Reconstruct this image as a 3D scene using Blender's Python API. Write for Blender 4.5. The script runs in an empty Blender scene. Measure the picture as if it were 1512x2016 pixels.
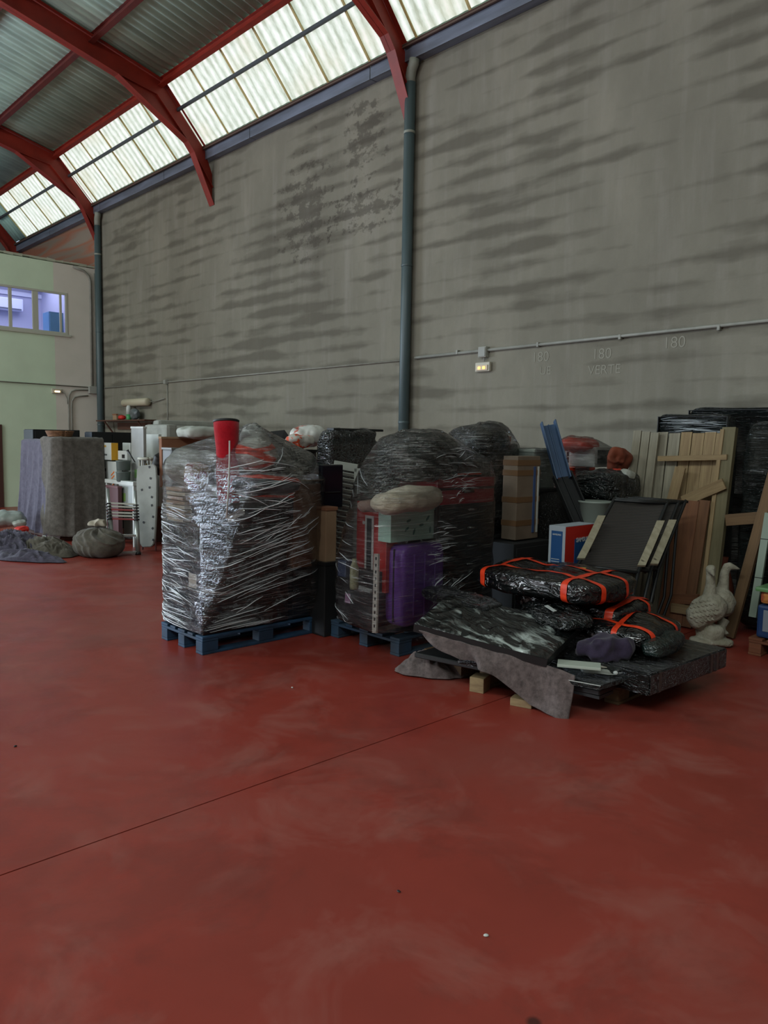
import bpy, bmesh, math, random
from mathutils import Vector, Matrix, noise
from mathutils.bvhtree import BVHTree
R_ = random.Random(7)
sc = bpy.context.scene
col = sc.collection
# ---------------------------------------------------------------- camera
EYE = Vector((0, 0, 1.65)); FPX = 1505.0
def _axes():
    s = 0.0178; h = 867.6; vx = -680.0
    p1 = Vector((vx-756, h+(vx-756)*s-1008, FPX)); X = (-p1).normalized()
    up = Vector((0, h-1008, FPX)).cross(p1).normalized()
    if up.y > 0: up = -up
    return X, up.cross(X), up
AX, AY, AZ = _axes()
def ray(px, py):
    d = Vector((px-756, py-1008, FPX)); return Vector((AX.dot(d), AY.dot(d), AZ.dot(d)))
def at(px, py, d): return EYE + ray(px, py)*(d/FPX)
def flr(px, py, z=0.0):
    r = ray(px, py); return EYE + r*((z-EYE.z)/r.z)
def ony(px, py, y):
    r = ray(px, py); return EYE + r*(y/r.y)
def onx(px, py, x):
    r = ray(px, py); return EYE + r*(x/r.x)
cam = bpy.data.objects.new('camera', bpy.data.cameras.new('camera')); col.objects.link(cam)
cam.data.sensor_fit = 'HORIZONTAL'; cam.data.sensor_width = 36; cam.data.lens = 36*FPX/1512
cam.data.clip_start = .05; cam.data.clip_end = 200
m = Matrix.Identity(4)
for i, v in enumerate((Vector((AX[0], AY[0], AZ[0])), -Vector((AX[1], AY[1], AZ[1])), -Vector((AX[2], AY[2], AZ[2])))):
    for k in range(3): m[k][i] = v[k]
m.translation = EYE; cam.matrix_world = m; sc.camera = cam
# ---------------------------------------------------------------- world, lights, exposure
w = bpy.data.worlds.new('world'); sc.world = w; w.use_nodes = True
w.node_tree.nodes['Background'].inputs[0].default_value = (.62, .75, .95, 1)
w.node_tree.nodes['Background'].inputs[1].default_value = 1.0
def area(name, loc, direction, sx, sy, power, color):
    l = bpy.data.lights.new(name, 'AREA'); l.shape = 'RECTANGLE'; l.size = sx; l.size_y = sy; l.energy = power; l.color = color
    o = bpy.data.objects.new(name, l); col.objects.link(o); o.location = loc
    o.rotation_euler = Vector(direction).to_track_quat('-Z', 'Y').to_euler(); return o
area('door_daylight', (-23.7, -5.2, 2.5), (1, 0.05, 0), 6.6, 4.8, 2300, (.72, .85, 1.0))
area('roof_level_fill_near', (0.4, -6.2, 8.9), (-.15, .3, -1), 10.5, 1.6, 860, (.93, 1.0, .95))  # unseen overhead fill, added behind the camera and shifted to brighten right-hand faces
area('front_fill', (-10.5, -13.8, 2.5), (0, 1, 0), 5.6, 4.8, 820, (.84, .92, 1.0))  # added frontal fill behind the camera; the front wall has no opening
area('roof_fill_far', (-15, -6.2, 8.9), (-.1, .3, -1), 8, 1.6, 800, (.93, 1.0, .95))  # unseen overhead fill, added and raised to brighten the office wall
sc.view_settings.view_transform = 'Standard'; sc.view_settings.look = 'None'
sc.view_settings.gamma = 1; sc.view_settings.use_curve_mapping = False
sc.view_settings.exposure = 0.0
try: sc.cycles.transparent_max_bounces = 24; sc.cycles.max_bounces = 8
except Exception: pass
# ---------------------------------------------------------------- materials
def lin(h):
    if not isinstance(h, str): return (*h[:3], 1)
    c = [int(h[i:i+2], 16)/255 for i in (0, 2, 4)]
    return (*[(x/12.92 if x <= .04045 else ((x+.055)/1.055)**2.4) for x in c], 1)
class NT:
    def __init__(s, name):
        s.m = bpy.data.materials.new(name); s.m.use_nodes = True; s.t = s.m.node_tree; s.b = s.t.nodes['Principled BSDF']
        s.out = s.t.nodes['Material Output']
    def n(s, ty, **k):
        x = s.t.nodes.new(ty)
        for a, v in k.items():
            if a.startswith('i_'): x.inputs[a[2:].replace('_', ' ')].default_value = v
            else: setattr(x, a, v)
        return x
    def l(s, a, b): s.t.links.new(a, b)
    def coord(s, scale=(1, 1, 1), rot=(0, 0, 0)):
        tc = s.n('ShaderNodeTexCoord'); mp = s.n('ShaderNodeMapping'); mp.inputs['Scale'].default_value = scale
        mp.inputs['Rotation'].default_value = rot; s.l(tc.outputs['Object'], mp.inputs[0]); return mp.outputs[0]
    def noise(s, co, scale, detail=4, rough=.55, dist=0):
        x = s.n('ShaderNodeTexNoise'); x.inputs['Scale'].default_value = scale; x.inputs['Detail'].default_value = detail
        x.inputs['Roughness'].default_value = rough; x.inputs['Distortion'].default_value = dist; s.l(co, x.inputs['Vector']); return x.outputs['Fac']
    def ramp(s, f, stops, interp='LINEAR'):
        x = s.n('ShaderNodeValToRGB'); x.color_ramp.interpolation = interp; e = x.color_ramp.elements
        while len(e) < len(stops): e.new(.5)
        for q, (p, c) in zip(e, stops): q.position = p; q.color = lin(c) if not isinstance(c, (int, float)) else (c, c, c, 1)
        s.l(f, x.inputs[0]); return x.outputs[0]
    def mix(s, f, a, b, ty='MIX'):
        x = s.n('ShaderNodeMix', data_type='RGBA', blend_type=ty)
        for v, i in ((f, 0), (a, 6), (b, 7)):
            if isinstance(v, (int, float)): x.inputs[i].default_value = v if i == 0 else (v, v, v, 1)
            elif isinstance(v, (str, tuple)): x.inputs[i].default_value = lin(v)
            else: s.l(v, x.inputs[i])
        return x.outputs[2]
    def math(s, op, a, b=0.0):
        x = s.n('ShaderNodeMath', operation=op)
        for v, i in ((a, 0), (b, 1)):
            if isinstance(v, (int, float)): x.inputs[i].default_value = v
            else: s.l(v, x.inputs[i])
        return x.outputs[0]
    def bump(s, h, strength=.3, dist=.01):
        x = s.n('ShaderNodeBump'); x.inputs['Strength'].default_value = strength; x.inputs['Distance'].default_value = dist
        s.l(h, x.inputs['Height']); s.l(x.outputs[0], s.b.inputs['Normal']); return x.outputs[0]
MC = {}
def mat(name, c, rough=.6, c2=None, sc_=6, stretch=(1, 1, 1), bump=0, bsc=40, bdist=.004, metal=0, spec=.5, lo=.35, hi=.65):
    if name in MC: return MC[name]
    t = NT(name); t.b.inputs['Roughness'].default_value = rough; t.b.inputs['Metallic'].default_value = metal
    t.b.inputs['Specular IOR Level'].default_value = spec
    co = t.coord(stretch)
    if c2: t.l(t.ramp(t.noise(co, sc_, 5), [(lo, c), (hi, c2)]), t.b.inputs['Base Color'])
    else: t.b.inputs['Base Color'].default_value = lin(c)
    if bump: t.bump(t.noise(co, bsc, 4), bump, bdist)
    MC[name] = t.m; return t.m
def wood(name, c, c2, c3=None):
    t = NT(name); co = t.coord((1.2, 14, 14)); t.b.inputs['Roughness'].default_value = .75
    n1 = t.noise(co, 2.2, 6, .6, .6); a = t.ramp(n1, [(.3, c), (.7, c2)])
    k = t.n('ShaderNodeTexVoronoi'); k.inputs['Scale'].default_value = 3.2; t.l(t.coord((1, 2.2, 2.2)), k.inputs['Vector'])
    a = t.mix(t.ramp(k.outputs['Distance'], [(.03, 1.0), (.09, 0.0)]), a, c3 or '2c1a10')
    t.l(a, t.b.inputs['Base Color']); t.bump(n1, .3, .004); MC[name] = t.m; return t.m
def cloth(name, c, c2, scale=14):
    t = NT(name); co = t.coord(); t.b.inputs['Roughness'].default_value = .95; t.b.inputs['Specular IOR Level'].default_value = .1
    a = t.ramp(t.noise(co, scale, 8, .75), [(.35, c), (.68, c2)]); t.l(a, t.b.inputs['Base Color'])
    t.bump(t.noise(co, 120, 3), .5, .004); t.b.inputs['Sheen Weight'].default_value = .15; MC[name] = t.m; return t.m
def black_wrap(name, c='060808', c2='0e1211', ang=.5, st=(1.2, 9, 9), strength=.9, rough=.2, sc_=5):
    """black polythene pulled tight: wrinkled, glossy"""
    t = NT(name); co = t.coord(st, (0, ang*.6, ang)); co2 = t.coord((1, 1, 1))
    big = t.noise(co2, 3.5, 3); n1 = t.noise(co, sc_*.8, 3, .5, 1.2); n2 = t.noise(t.coord((st[0]*1.6, st[1]*1.6, st[2]*1.6), (0, -ang*.5, ang*1.3)), sc_, 3, .5, .6)
    n3 = t.noise(co2, 5.0, 2, .5, .5)
    def ridge(n, p): return t.math('POWER', t.math('SUBTRACT', 1.0, t.math('ABSOLUTE', t.math('SUBTRACT', t.math('MULTIPLY', n, 2.0), 1.0))), p)
    t.l(t.ramp(n1, [(.35, c), (.7, c2)]), t.b.inputs['Base Color'])
    t.l(t.ramp(big, [(.35, rough*.45), (.65, rough)]), t.b.inputs['Roughness'])
    t.b.inputs['Specular IOR Level'].default_value = .75
    h = t.math('ADD', t.math('MULTIPLY', ridge(n1, 9), .5), t.math('MULTIPLY', ridge(n2, 12), .35)); h = t.math('ADD', h, t.math('MULTIPLY', n3, 1.2))
    t.bump(h, strength, .022)
    MC[name] = t.m; return t.m
def film(name, base=.10, streak=.55, tint='d9e4e6', ang=.35, sc_=4.0):
    """clear stretch film: transparent, glossy, with milky gathered streaks"""
    t = NT(name); N = t.t.nodes
    co = t.coord((.7, .7, 19), (ang, ang*.5, 0)); co2 = t.coord((1.5, 1.5, 34), (-ang*.6, ang, 0)); cb = t.coord((1, 1, 1))
    n1 = t.noise(co, sc_, 5, .62, 1.0); n2 = t.noise(co2, sc_, 3, .6, .4); big = t.noise(cb, 2.6, 3)
    s = t.math('MULTIPLY', t.ramp(n1, [(.54, 0.0), (.68, 1.0)]), t.ramp(big, [(.38, .12), (.62, 1.0)]))
    s2 = t.math('MULTIPLY', t.ramp(n2, [(.60, 0.0), (.70, 1.0)]), t.ramp(t.noise(cb, 1.7, 2), [(.42, 0.0), (.62, .8)]))
    s = t.math('MAXIMUM', s, s2)
    fac = t.math('ADD', t.math('MULTIPLY', s, streak), base)
    t.b.inputs['Base Color'].default_value = lin(tint); t.b.inputs['Roughness'].default_value = .14
    t.b.inputs['Specular IOR Level'].default_value = .9
    nb = t.bump(t.math('ADD', n1, t.math('MULTIPLY', n2, .35)), .85, .03)
    tr = t.n('ShaderNodeBsdfTransparent'); gl = t.n('ShaderNodeBsdfGlossy'); gl.inputs['Roughness'].default_value = .09
    t.l(nb, gl.inputs['Normal']); fr = t.n('ShaderNodeFresnel'); fr.inputs['IOR'].default_value = 1.42; t.l(nb, fr.inputs['Normal'])
    m1 = t.n('ShaderNodeMixShader'); t.l(fr.outputs[0], m1.inputs[0]); t.l(tr.outputs[0], m1.inputs[1]); t.l(gl.outputs[0], m1.inputs[2])
    m2 = t.n('ShaderNodeMixShader'); g2 = t.n('ShaderNodeBsdfGlossy'); g2.inputs['Roughness'].default_value = .22; t.l(nb, g2.inputs['Normal']); m3 = t.n('ShaderNodeMixShader'); m3.inputs[0].default_value = .72; t.l(t.b.outputs[0], m3.inputs[1]); t.l(g2.outputs[0], m3.inputs[2]); t.l(fac, m2.inputs[0]); t.l(m1.outputs[0], m2.inputs[1]); t.l(m3.outputs[0], m2.inputs[2])
    t.l(m2.outputs[0], t.out.inputs[0]); MC[name] = t.m; return t.m
def glow(name, c, e):
    t = NT(name); t.b.inputs['Base Color'].default_value = lin(c); t.b.inputs['Emission Color'].default_value = lin(c)
    t.b.inputs['Emission Strength'].default_value = e; return t.m
# ---------------------------------------------------------------- mesh helpers
BM = bmesh.new
def box(bm, c, s, R=None, bev=0.0, jit=0.0):
    g = bmesh.ops.create_cube(bm, size=1.0); vs = g['verts']; c = Vector(c)
    for v in vs:
        p = Vector((v.co.x*s[0], v.co.y*s[1], v.co.z*s[2]))
        if jit: p += Vector((R_.uniform(-jit, jit), R_.uniform(-jit, jit), R_.uniform(-jit, jit)))
        v.co = c + (R @ p if R else p)
    if bev:
        es = list({e for v in vs for e in v.link_edges})
        bmesh.ops.bevel(bm, geom=es, offset=bev, segments=2, affect='EDGES', profile=.6)
    return bm
def rz(a): return Matrix.Rotation(a, 3, 'Z')
def tube(bm, pts, r, n=8, cap=True):
    pts = [Vector(p) for p in pts]; rings = []; rr = r if isinstance(r, (list, tuple)) else [r]*len(pts)
    prev = None
    for i, p in enumerate(pts):
        t = (pts[min(i+1, len(pts)-1)] - pts[max(i-1, 0)]).normalized()
        if prev is None: a = t.orthogonal().normalized()
        else: a = (prev - t*prev.dot(t)); a = a.normalized() if a.length > 1e-6 else t.orthogonal().normalized()
        prev = a; b = t.cross(a)
        rings.append([bm.verts.new(p + (a*math.cos(q*2*math.pi/n) + b*math.sin(q*2*math.pi/n))*rr[i]) for q in range(n)])
    for A, B in zip(rings, rings[1:]):
        for q in range(n): bm.faces.new((A[q], A[(q+1) % n], B[(q+1) % n], B[q]))
    if cap: bm.faces.new(rings[0][::-1]); bm.faces.new(rings[-1])
    return bm
def lathe(bm, c, prof, n=24, R=None):
    c = Vector(c); rings = []
    for (r, z) in prof:
        rings.append([bm.verts.new(c + ((R @ Vector((r*math.cos(a*2*math.pi/n), r*math.sin(a*2*math.pi/n), z))) if R else Vector((r*math.cos(a*2*math.pi/n), r*math.sin(a*2*math.pi/n), z)))) for a in range(n)])
    for A, B in zip(rings, rings[1:]):
        for q in range(n): bm.faces.new((A[q], A[(q+1) % n], B[(q+1) % n], B[q]))
    bm.faces.new(rings[0][::-1]); bm.faces.new(rings[-1]); return bm
def prism(bm, poly, d):
    """extrude polygon (list of Vector) by vector d"""
    d = Vector(d); A = [bm.verts.new(Vector(p)) for p in poly]; B = [bm.verts.new(Vector(p)+d) for p in poly]
    n = len(A); bm.faces.new(A[::-1]); bm.faces.new(B)
    for i in range(n): bm.faces.new((A[i], A[(i+1) % n], B[(i+1) % n], B[i]))
    bmesh.ops.recalc_face_normals(bm, faces=bm.faces[:]); return bm
def blob(bm, c, s, R=None, k=4.0, nz=.02, ns=4.0, seed=0, res=14, sag=0.0, ridge=0.0, st=(1, 1, 1)):
    """soft box-like body; s = half sizes"""
    g = bmesh.ops.create_cube(bm, size=2.0); es = list({e for v in g['verts'] for e in v.link_edges})
    q = bmesh.ops.subdivide_edges(bm, edges=es, cuts=res-1, use_grid_fill=True)
    vs = list({v for f in bm.faces for v in f.verts if not v.tag}); c = Vector(c); off = Vector((seed*7.3, seed*3.1, seed*1.7))
    for v in vs:
        p = v.co.copy(); l = (abs(p.x)**k + abs(p.y)**k + abs(p.z)**k)**(1/k); u = p/l
        d = u.normalized(); q_ = Vector((u.x*s[0]*st[0], u.y*s[1]*st[1], u.z*s[2]*st[2]))
        h = noise.noise(q_*ns+off)*nz
        if ridge: h += (1-abs(noise.noise(q_*ns*1.8+off*2))*2)*ridge - ridge*.5
        w_ = Vector((u.x*s[0], u.y*s[1], u.z*s[2])) + d*h
        if sag: w_.z -= sag*(abs(u.x)**2)
        v.co = c + (R @ w_ if R else w_); v.tag = True
    return bm
def band(src, co, no, width, off=.004):
    """strip of the surface of src between two parallel planes, lifted off it"""
    b = src.copy(); co = Vector(co); no = Vector(no).normalized()
    for sgn in (1, -1):
        g = b.verts[:]+b.edges[:]+b.faces[:]
        bmesh.ops.bisect_plane(b, geom=g, plane_co=co+no*sgn*width/2, plane_no=no*sgn, clear_outer=True)
    bmesh.ops.recalc_face_normals(b, faces=b.faces[:]); b.normal_update()
    for v in b.verts: v.co += v.normal*off
    return b
def world_co(o):
    M = o.matrix_basis.copy(); p = o.parent
    while p: M = p.matrix_basis @ M; p = p.parent
    return M
def O(name, bm, m, parent=None, M=None, smooth=False, label=None, kind=None, solid=0):
    """one mesh object; bm in world coordinates, or local to the world matrix M"""
    me = bpy.data.meshes.new(name)
    P = world_co(parent) if parent else Matrix.Identity(4)
    bmesh.ops.recalc_face_normals(bm, faces=bm.faces[:]) if not solid else None
    if M is None:
        if not parent:
            vs = [v.co for v in bm.verts]; lo = [min(v[i] for v in vs) for i in range(3)]; hi = [max(v[i] for v in vs) for i in range(3)]
            c = Vector(((lo[0]+hi[0])/2, (lo[1]+hi[1])/2, lo[2])); M = Matrix.Translation(c)
        else: M = P
        bm.transform(M.inverted())
    bm.to_mesh(me); bm.free(); o = bpy.data.objects.new(name, me); col.objects.link(o)
    if parent: o.parent = parent
    o.matrix_basis = P.inverted() @ M
    me.materials.append(m)
    if smooth:
        for p in me.polygons: p.use_smooth = True
    if solid:
        x = o.modifiers.new('thick', 'SOLIDIFY'); x.thickness = solid; x.offset = 0
    if label: o['label'] = label
    if kind: o['kind'] = kind
    return o
def T(name, label, cat, loc, group=None):
    o = bpy.data.objects.new(name, None); col.objects.link(o); o.location = loc; o.empty_display_size = .1
    o['label'] = label; o['category'] = cat
    if group: o['group'] = group
    return o
def tag(o, label, cat, group=None, kind=None):
    o['label'] = label; o['category'] = cat
    if group: o['group'] = group
    if kind: o['kind'] = kind
    return o
def structure(name, label=None):
    o = bpy.data.objects.new(name, None); col.objects.link(o); o['kind'] = 'structure'; o.empty_display_size = .1; return o
def M4(c, R): 
    M = R.to_4x4(); M.translation = Vector(c); return M
def plank(name, a, b, w, t, m, parent, side=None, bev=.002, label=None):
    """board from a to b, width along side, thickness t; length on local X"""
    a = Vector(a); b = Vector(b); X = (b-a).normalized(); Y = Vector(side) - X*Vector(side).dot(X); Y.normalize(); Z = X.cross(Y)
    R = Matrix((X, Y, Z)).transposed(); bm = BM(); box(bm, (0, 0, 0), ((b-a).length, w, t), bev=bev)
    return O(name, bm, m, parent, M4((a+b)/2, R), label=label)
def text(s, size, m, parent, M, name='lettering', ext=.0008, bold=0.0):
    cu = bpy.data.curves.new('t', 'FONT'); cu.body = s; cu.size = size; cu.extrude = ext; cu.align_x = 'CENTER'; cu.align_y = 'CENTER'; cu.offset = bold
    to = bpy.data.objects.new('t', cu); col.objects.link(to); dg = bpy.context.evaluated_depsgraph_get()
    me = bpy.data.meshes.new_from_object(to.evaluated_get(dg)); bpy.data.objects.remove(to); me.materials.clear(); me.materials.append(m)
    o = bpy.data.objects.new(name, me); col.objects.link(o); P = world_co(parent) if parent else Matrix.Identity(4)
    if parent: o.parent = parent
    o.matrix_basis = P.inverted() @ M; return o
def facing(c, n, roll=0):
    """frame whose local Z looks along horizontal n, X to the right when seen from the front"""
    Z = Vector(n).normalized(); X = Vector((0, 0, 1)).cross(Z).normalized(); Y = Z.cross(X)
    R = Matrix((X, Y, Z)).transposed() @ Matrix.Rotation(roll, 3, 'Z'); return M4(c, R)
def along(C, u, xt):
    """how far from C along u until the picture column xt is reached"""
    q = C-EYE
    def cc(v): return (AX[0]*v.x+AY[0]*v.y+AZ[0]*v.z, AX[2]*v.x+AY[2]*v.y+AZ[2]*v.z)
    a0, b0 = cc(q); a1, b1 = cc(u); X = xt-756
    return (X*b0-FPX*a0)/(FPX*a1-X*b1)
def cbox(xl, xc, xr, yt, yb, d, yaw=0.0, lx=None, ly=None):
    """centre, size, rotation of an upright box from its near vertical edge and its two ends"""
    C = at(xc, yt, d); zb = at(xc, yb, d).z if yb is not None else 0.0
    u = Vector((-math.cos(yaw), -math.sin(yaw), 0)); v = Vector((-math.sin(yaw), math.cos(yaw), 0))
    if lx is None: lx = along(C, u, xl)
    if ly is None: ly = along(C, v, xr)
    h = C.z-zb; c = C + u*lx/2 + v*ly/2; c.z = (C.z+zb)/2
    return c, (lx, ly, h), rz(yaw)
def sheet(P, nu, nv):
    """grid mesh from function P(u,v)"""
    bm = BM(); g = [[bm.verts.new(P(i/nu, j/nv)) for i in range(nu+1)] for j in range(nv+1)]
    for j in range(nv):
        for i in range(nu): bm.faces.new((g[j][i], g[j][i+1], g[j+1][i+1], g[j+1][i]))
    return bm
def verts_of(objs):
    out = []
    for o in objs:
        if o.type == 'MESH':
            M = world_co(o); out += [M @ v.co for v in o.data.vertices]
        for ch in o.children: out += verts_of([ch])
    return out
def wrap(pts, z0, off=.012, na=150, nz=90, seed=0, amp=.007, cap=18):
    """stretch film pulled over a load: skin of the load's hull, finely creased"""
    hb = BM()
    for p in pts: hb.verts.new(p)
    r = bmesh.ops.convex_hull(hb, input=hb.verts[:], use_existing_faces=False)
    junk = list({g for g in r['geom_interior']+r['geom_unused'] if isinstance(g, bmesh.types.BMVert)})
    if junk: bmesh.ops.delete(hb, geom=junk, context='VERTS')
    bv = BVHTree.FromBMesh(hb); xs = [p.x for p in pts]; ys = [p.y for p in pts]; zt = max(p.z for p in pts)
    c = Vector(((min(xs)+max(xs))/2, (min(ys)+max(ys))/2, 0))
    tp = [p for p in pts if p.z > zt-.25]; ct = Vector((sum(p.x for p in tp)/len(tp), sum(p.y for p in tp)/len(tp), 0))
    bm = BM(); rings = []; o_ = Vector((seed*5.1, seed*2.3, 0))
    def hit(z, a, f):
        cc = c.lerp(ct, f); d = Vector((math.cos(a), math.sin(a), 0)); s = cc + Vector((0, 0, z)) + d*6
        h = bv.ray_cast(s, -d)
        return (h[0], cc, d) if h[0] else (None, cc, d)
    zz = zt-.015
    for j in range(nz+1):
        z = z0+(zz-z0)*j/nz; f = (j/nz)**2; row = []
        for i in range(na):
            a = 2*math.pi*i/na; h, cc, d = hit(z, a, f)
            if h is None: h = cc+Vector((0, 0, z))+d*.05
            rr = (Vector((h.x, h.y, 0))-cc).length
            q = Vector((h.x*2.2, h.y*2.2, h.z*16+a*3))+o_
            rr += off + amp*(noise.noise(q)+.6*noise.noise(q*2.1)) + .012*noise.noise(Vector((h.x*3, h.y*3, h.z*3))+o_)
            row.append(bm.verts.new((cc.x+d.x*rr, cc.y+d.y*rr, z)))
        rings.append(row)
    top = [v.co.copy() for v in rings[-1]]
    for j in range(1, cap):
        f = 1-j/cap; row = []
        for i in range(na):
            p = ct.lerp(Vector((top[i].x, top[i].y, 0)), f); h = bv.ray_cast(p+Vector((0, 0, 5)), Vector((0, 0, -1)))
            z = (h[0].z if h[0] else zz)+off*.6
            row.append(bm.verts.new((p.x, p.y, z+amp*noise.noise(p*18+o_))))
        rings.append(row)
    for A, B in zip(rings, rings[1:]):
        for i in range(na): bm.faces.new((A[i], A[(i+1) % na], B[(i+1) % na], B[i]))
    bm.faces.new(rings[-1]); hb.free(); return bm
def folds_glints(film_obj, lines, m, r=(.0012, .003), seed=1, lift=.002):
    """gathered ropes of wound film, and pale strands drawn in for highlights; lines = (origin, side direction, dz, ray direction)"""
    b0 = BM(); b0.from_mesh(film_obj.data); b0.transform(world_co(film_obj)); bv = BVHTree.FromBMesh(b0); q_ = random.Random(seed); bm = BM()
    for (o_, d_, ln, dz, rd) in lines:
        pts = []; rr = q_.uniform(*r); n = 14
        for k in range(n+1):
            t_ = k/n; p = Vector(o_)+Vector(d_)*ln*t_+Vector((0, 0, dz*t_+.004*math.sin(t_*math.pi))); h = bv.ray_cast(p-Vector(rd)*3, Vector(rd))
            if h[0] is None: continue
            pts.append(h[0]-Vector(rd)*lift)
        if len(pts) > 4: tube(bm, pts, [rr*(.25+math.sin(math.pi*(i+.5)/len(pts))) for i in range(len(pts))], 5)
    b0.free(); return O('film_folds_glints', bm, m, film_obj, smooth=True, kind='stuff')
def copy_tree(o, parent=None):
    c = o.copy(); col.objects.link(c)
    if parent: c.parent = parent
    for ch in list(o.children): copy_tree(ch, c)
    return c
# ---------------------------------------------------------------- setting: floor
def floor_mat():
    t = NT('painted_floor'); co = t.coord(); b = t.b
    big = t.noise(co, .55, 5, .6); med = t.noise(co, 2.0, 6, .65, .5); fine = t.noise(co, 14, 6, .7)
    c = t.ramp(big, [(.3, '7b2d22'), (.5, '893429'), (.72, '804037')])
    c = t.mix(t.math('MULTIPLY', t.ramp(med, [(.5, 0.0), (.72, 1.0)]), .55), c, '8f5a50')
    st = t.noise(t.coord((1, 1, 1), (0, 0, .6)), 1.1, 8, .72, .3)
    # dusty, scuffed traffic area left of the camera
    sp = t.n('ShaderNodeSeparateXYZ'); t.l(co, sp.inputs[0])
    dx = t.math('MULTIPLY', t.math('ADD', sp.outputs[0], 3.3), .62); dy = t.math('MULTIPLY', t.math('ADD', sp.outputs[1], -1.55), .72)
    rr = t.math('SQRT', t.math('ADD', t.math('MULTIPLY', dx, dx), t.math('MULTIPLY', dy, dy)))
    zone = t.ramp(rr, [(.2, 1.0), (1.15, 0.0)])
    c = t.mix(t.math('MULTIPLY', t.math('MULTIPLY', zone, t.ramp(fine, [(.35, .35), (.6, 1.0)])), t.math('MULTIPLY', t.ramp(med, [(.32, .1), (.52, 1.0)]), .95)), c, 'ad9186')
    c = t.mix(t.math('MULTIPLY', t.math('ADD', t.math('MULTIPLY', zone, .6), .22), t.ramp(st, [(.50, 0.0), (.60, 1.0)])), c, '3e241f')
    v = t.n('ShaderNodeTexVoronoi'); v.inputs['Scale'].default_value = 1.3; t.l(co, v.inputs['Vector'])
    c = t.mix(t.ramp(v.outputs['Distance'], [(.018, .8), (.035, 0.0)]), c, '2a1411')
    t.l(c, b.inputs['Base Color']); t.l(t.ramp(med, [(.3, .30), (.7, .50)]), b.inputs['Roughness'])
    b.inputs['Specular IOR Level'].default_value = .42; t.bump(t.math('ADD', med, t.math('MULTIPLY', fine, .3)), .12, .01)
    return t.m
MF = floor_mat()
bm = BM()
for x0, x1 in ((-24.2, -2.956), (-2.948, 6.2)): box(bm, ((x0+x1)/2, -3, -.03), (x1-x0, 22.2, .06))
box(bm, (-9, -3, -.075), (30.4, 22.2, .03)); O('floor', bm, MF, kind='structure')
# ---------------------------------------------------------------- setting: back wall
YB = 7.91
def plaster():
    t = NT('stained_plaster'); co = t.coord(); b = t.b; b.inputs['Roughness'].default_value = .92; b.inputs['Specular IOR Level'].default_value = .15
    sp = t.n('ShaderNodeSeparateXYZ'); t.l(co, sp.inputs[0]); X, Z = sp.outputs[0], sp.outputs[2]
    wob = t.math('MULTIPLY', t.noise(t.coord((1, 1, 1)), .9, 3), .07)
    ph = t.math('FRACT', t.math('MULTIPLY', t.math('ADD', Z, wob), 1/.25))
    tri = t.math('ABSOLUTE', t.math('SUBTRACT', ph, .5))            # 0 at the joint between courses
    n1 = t.noise(t.coord((.55, 1, 2.4)), 1.7, 4, .5); n2 = t.noise(t.coord((1, 1, 1)), 2.6, 4, .6); big = t.noise(t.coord((1, 1, 1)), .42, 3)
    lens = t.math('SUBTRACT', t.math('SUBTRACT', t.math('ADD', t.math('MULTIPLY', n1, 1.15), t.math('MULTIPLY', big, .45)), t.math('MULTIPLY', tri, .75)), t.math('MULTIPLY', t.ramp(t.noise(t.coord((1.1, 1, .9)), .8, 4), [(.4, .22), (.62, 0.0)]), 1.0))
    stain = t.ramp(lens, [(.48, 0.0), (.73, 1.0)])
    base = t.ramp(t.noise(t.coord((1, 1, .6)), .7, 6, .65), [(.3, '726f64'), (.5, '7c796d'), (.7, '898578')])
    # vertical weeping and chalky panels
    vert = t.noise(t.coord((3.5, 1, .35)), 1.5, 5, .6); base = t.mix(t.math('MULTIPLY', t.ramp(vert, [(.5, 0.0), (.75, 1.0)]), .35), base, '96928a')
    base = t.mix(t.math('MULTIPLY', stain, .62), base, '534f46')
    # damp blotches high in the middle bay
    def spot(cx, cz, rx, rz_):
        a = t.math('MULTIPLY', t.math('ADD', X, -cx), 1/rx); c = t.math('MULTIPLY', t.math('ADD', Z, -cz), 1/rz_)
        return t.math('SQRT', t.math('ADD', t.math('MULTIPLY', a, a), t.math('MULTIPLY', c, c)))
    ed = t.math('ADD', t.math('MULTIPLY', t.math('SUBTRACT', t.noise(t.coord((1, 1, 1.5)), 5.5, 4, .65), .5), 4.2), t.math('MULTIPLY', tri, 1.1))
    for cx, cz, rx, rz_ in ((-10.3, 5.35, .75, .85), (-8.9, 6.1, .5, .65), (-8.9, 5.1, .9, .35)):
        q = t.ramp(t.math('ADD', spot(cx, cz, rx, rz_), ed), [(.6, .55), (1.25, 0.0)]); base = t.mix(q, base, '443f39')
    # old brickwork beyond the office, without plaster
    left = t.ramp(t.math('ADD', t.math('MULTIPLY', X, -1), -18.3), [(0.0, 0.0), (.05, 1.0)])
    brick = t.ramp(t.noise(t.coord((.12, 1, 1.5)), 1.6, 2), [(.38, '8f8072'), (.47, '9c6650'), (.55, '857668'), (.62, '93604c')])
    base = t.mix(left, base, brick)
    t.l(base, b.inputs['Base Color']); t.bump(t.noise(co, 9, 6, .7), .35, .02); return t.m
MPL = plaster()
wb = structure('wall_back')
bm = BM(); box(bm, (-9, YB+.13, 3.6), (30.4, .24, 7.2)); O('wall_core', bm, MPL, wb)
for i, (x0, x1, dy) in enumerate(((-24.1, -18.3, 0), (-18.28, -13.1, 0), (-13.09, -7.9, .006), (-7.89, -2.7, 0), (-2.69, 6.1, 0))):
    bm = BM(); box(bm, ((x0+x1)/2, YB+.012-dy/2, 3.58), (x1-x0, .024+dy, 7.14)); O('plaster_panel', bm, MPL, wb)
MCH = mat('chalk', 'a9a79d', .95)
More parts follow.
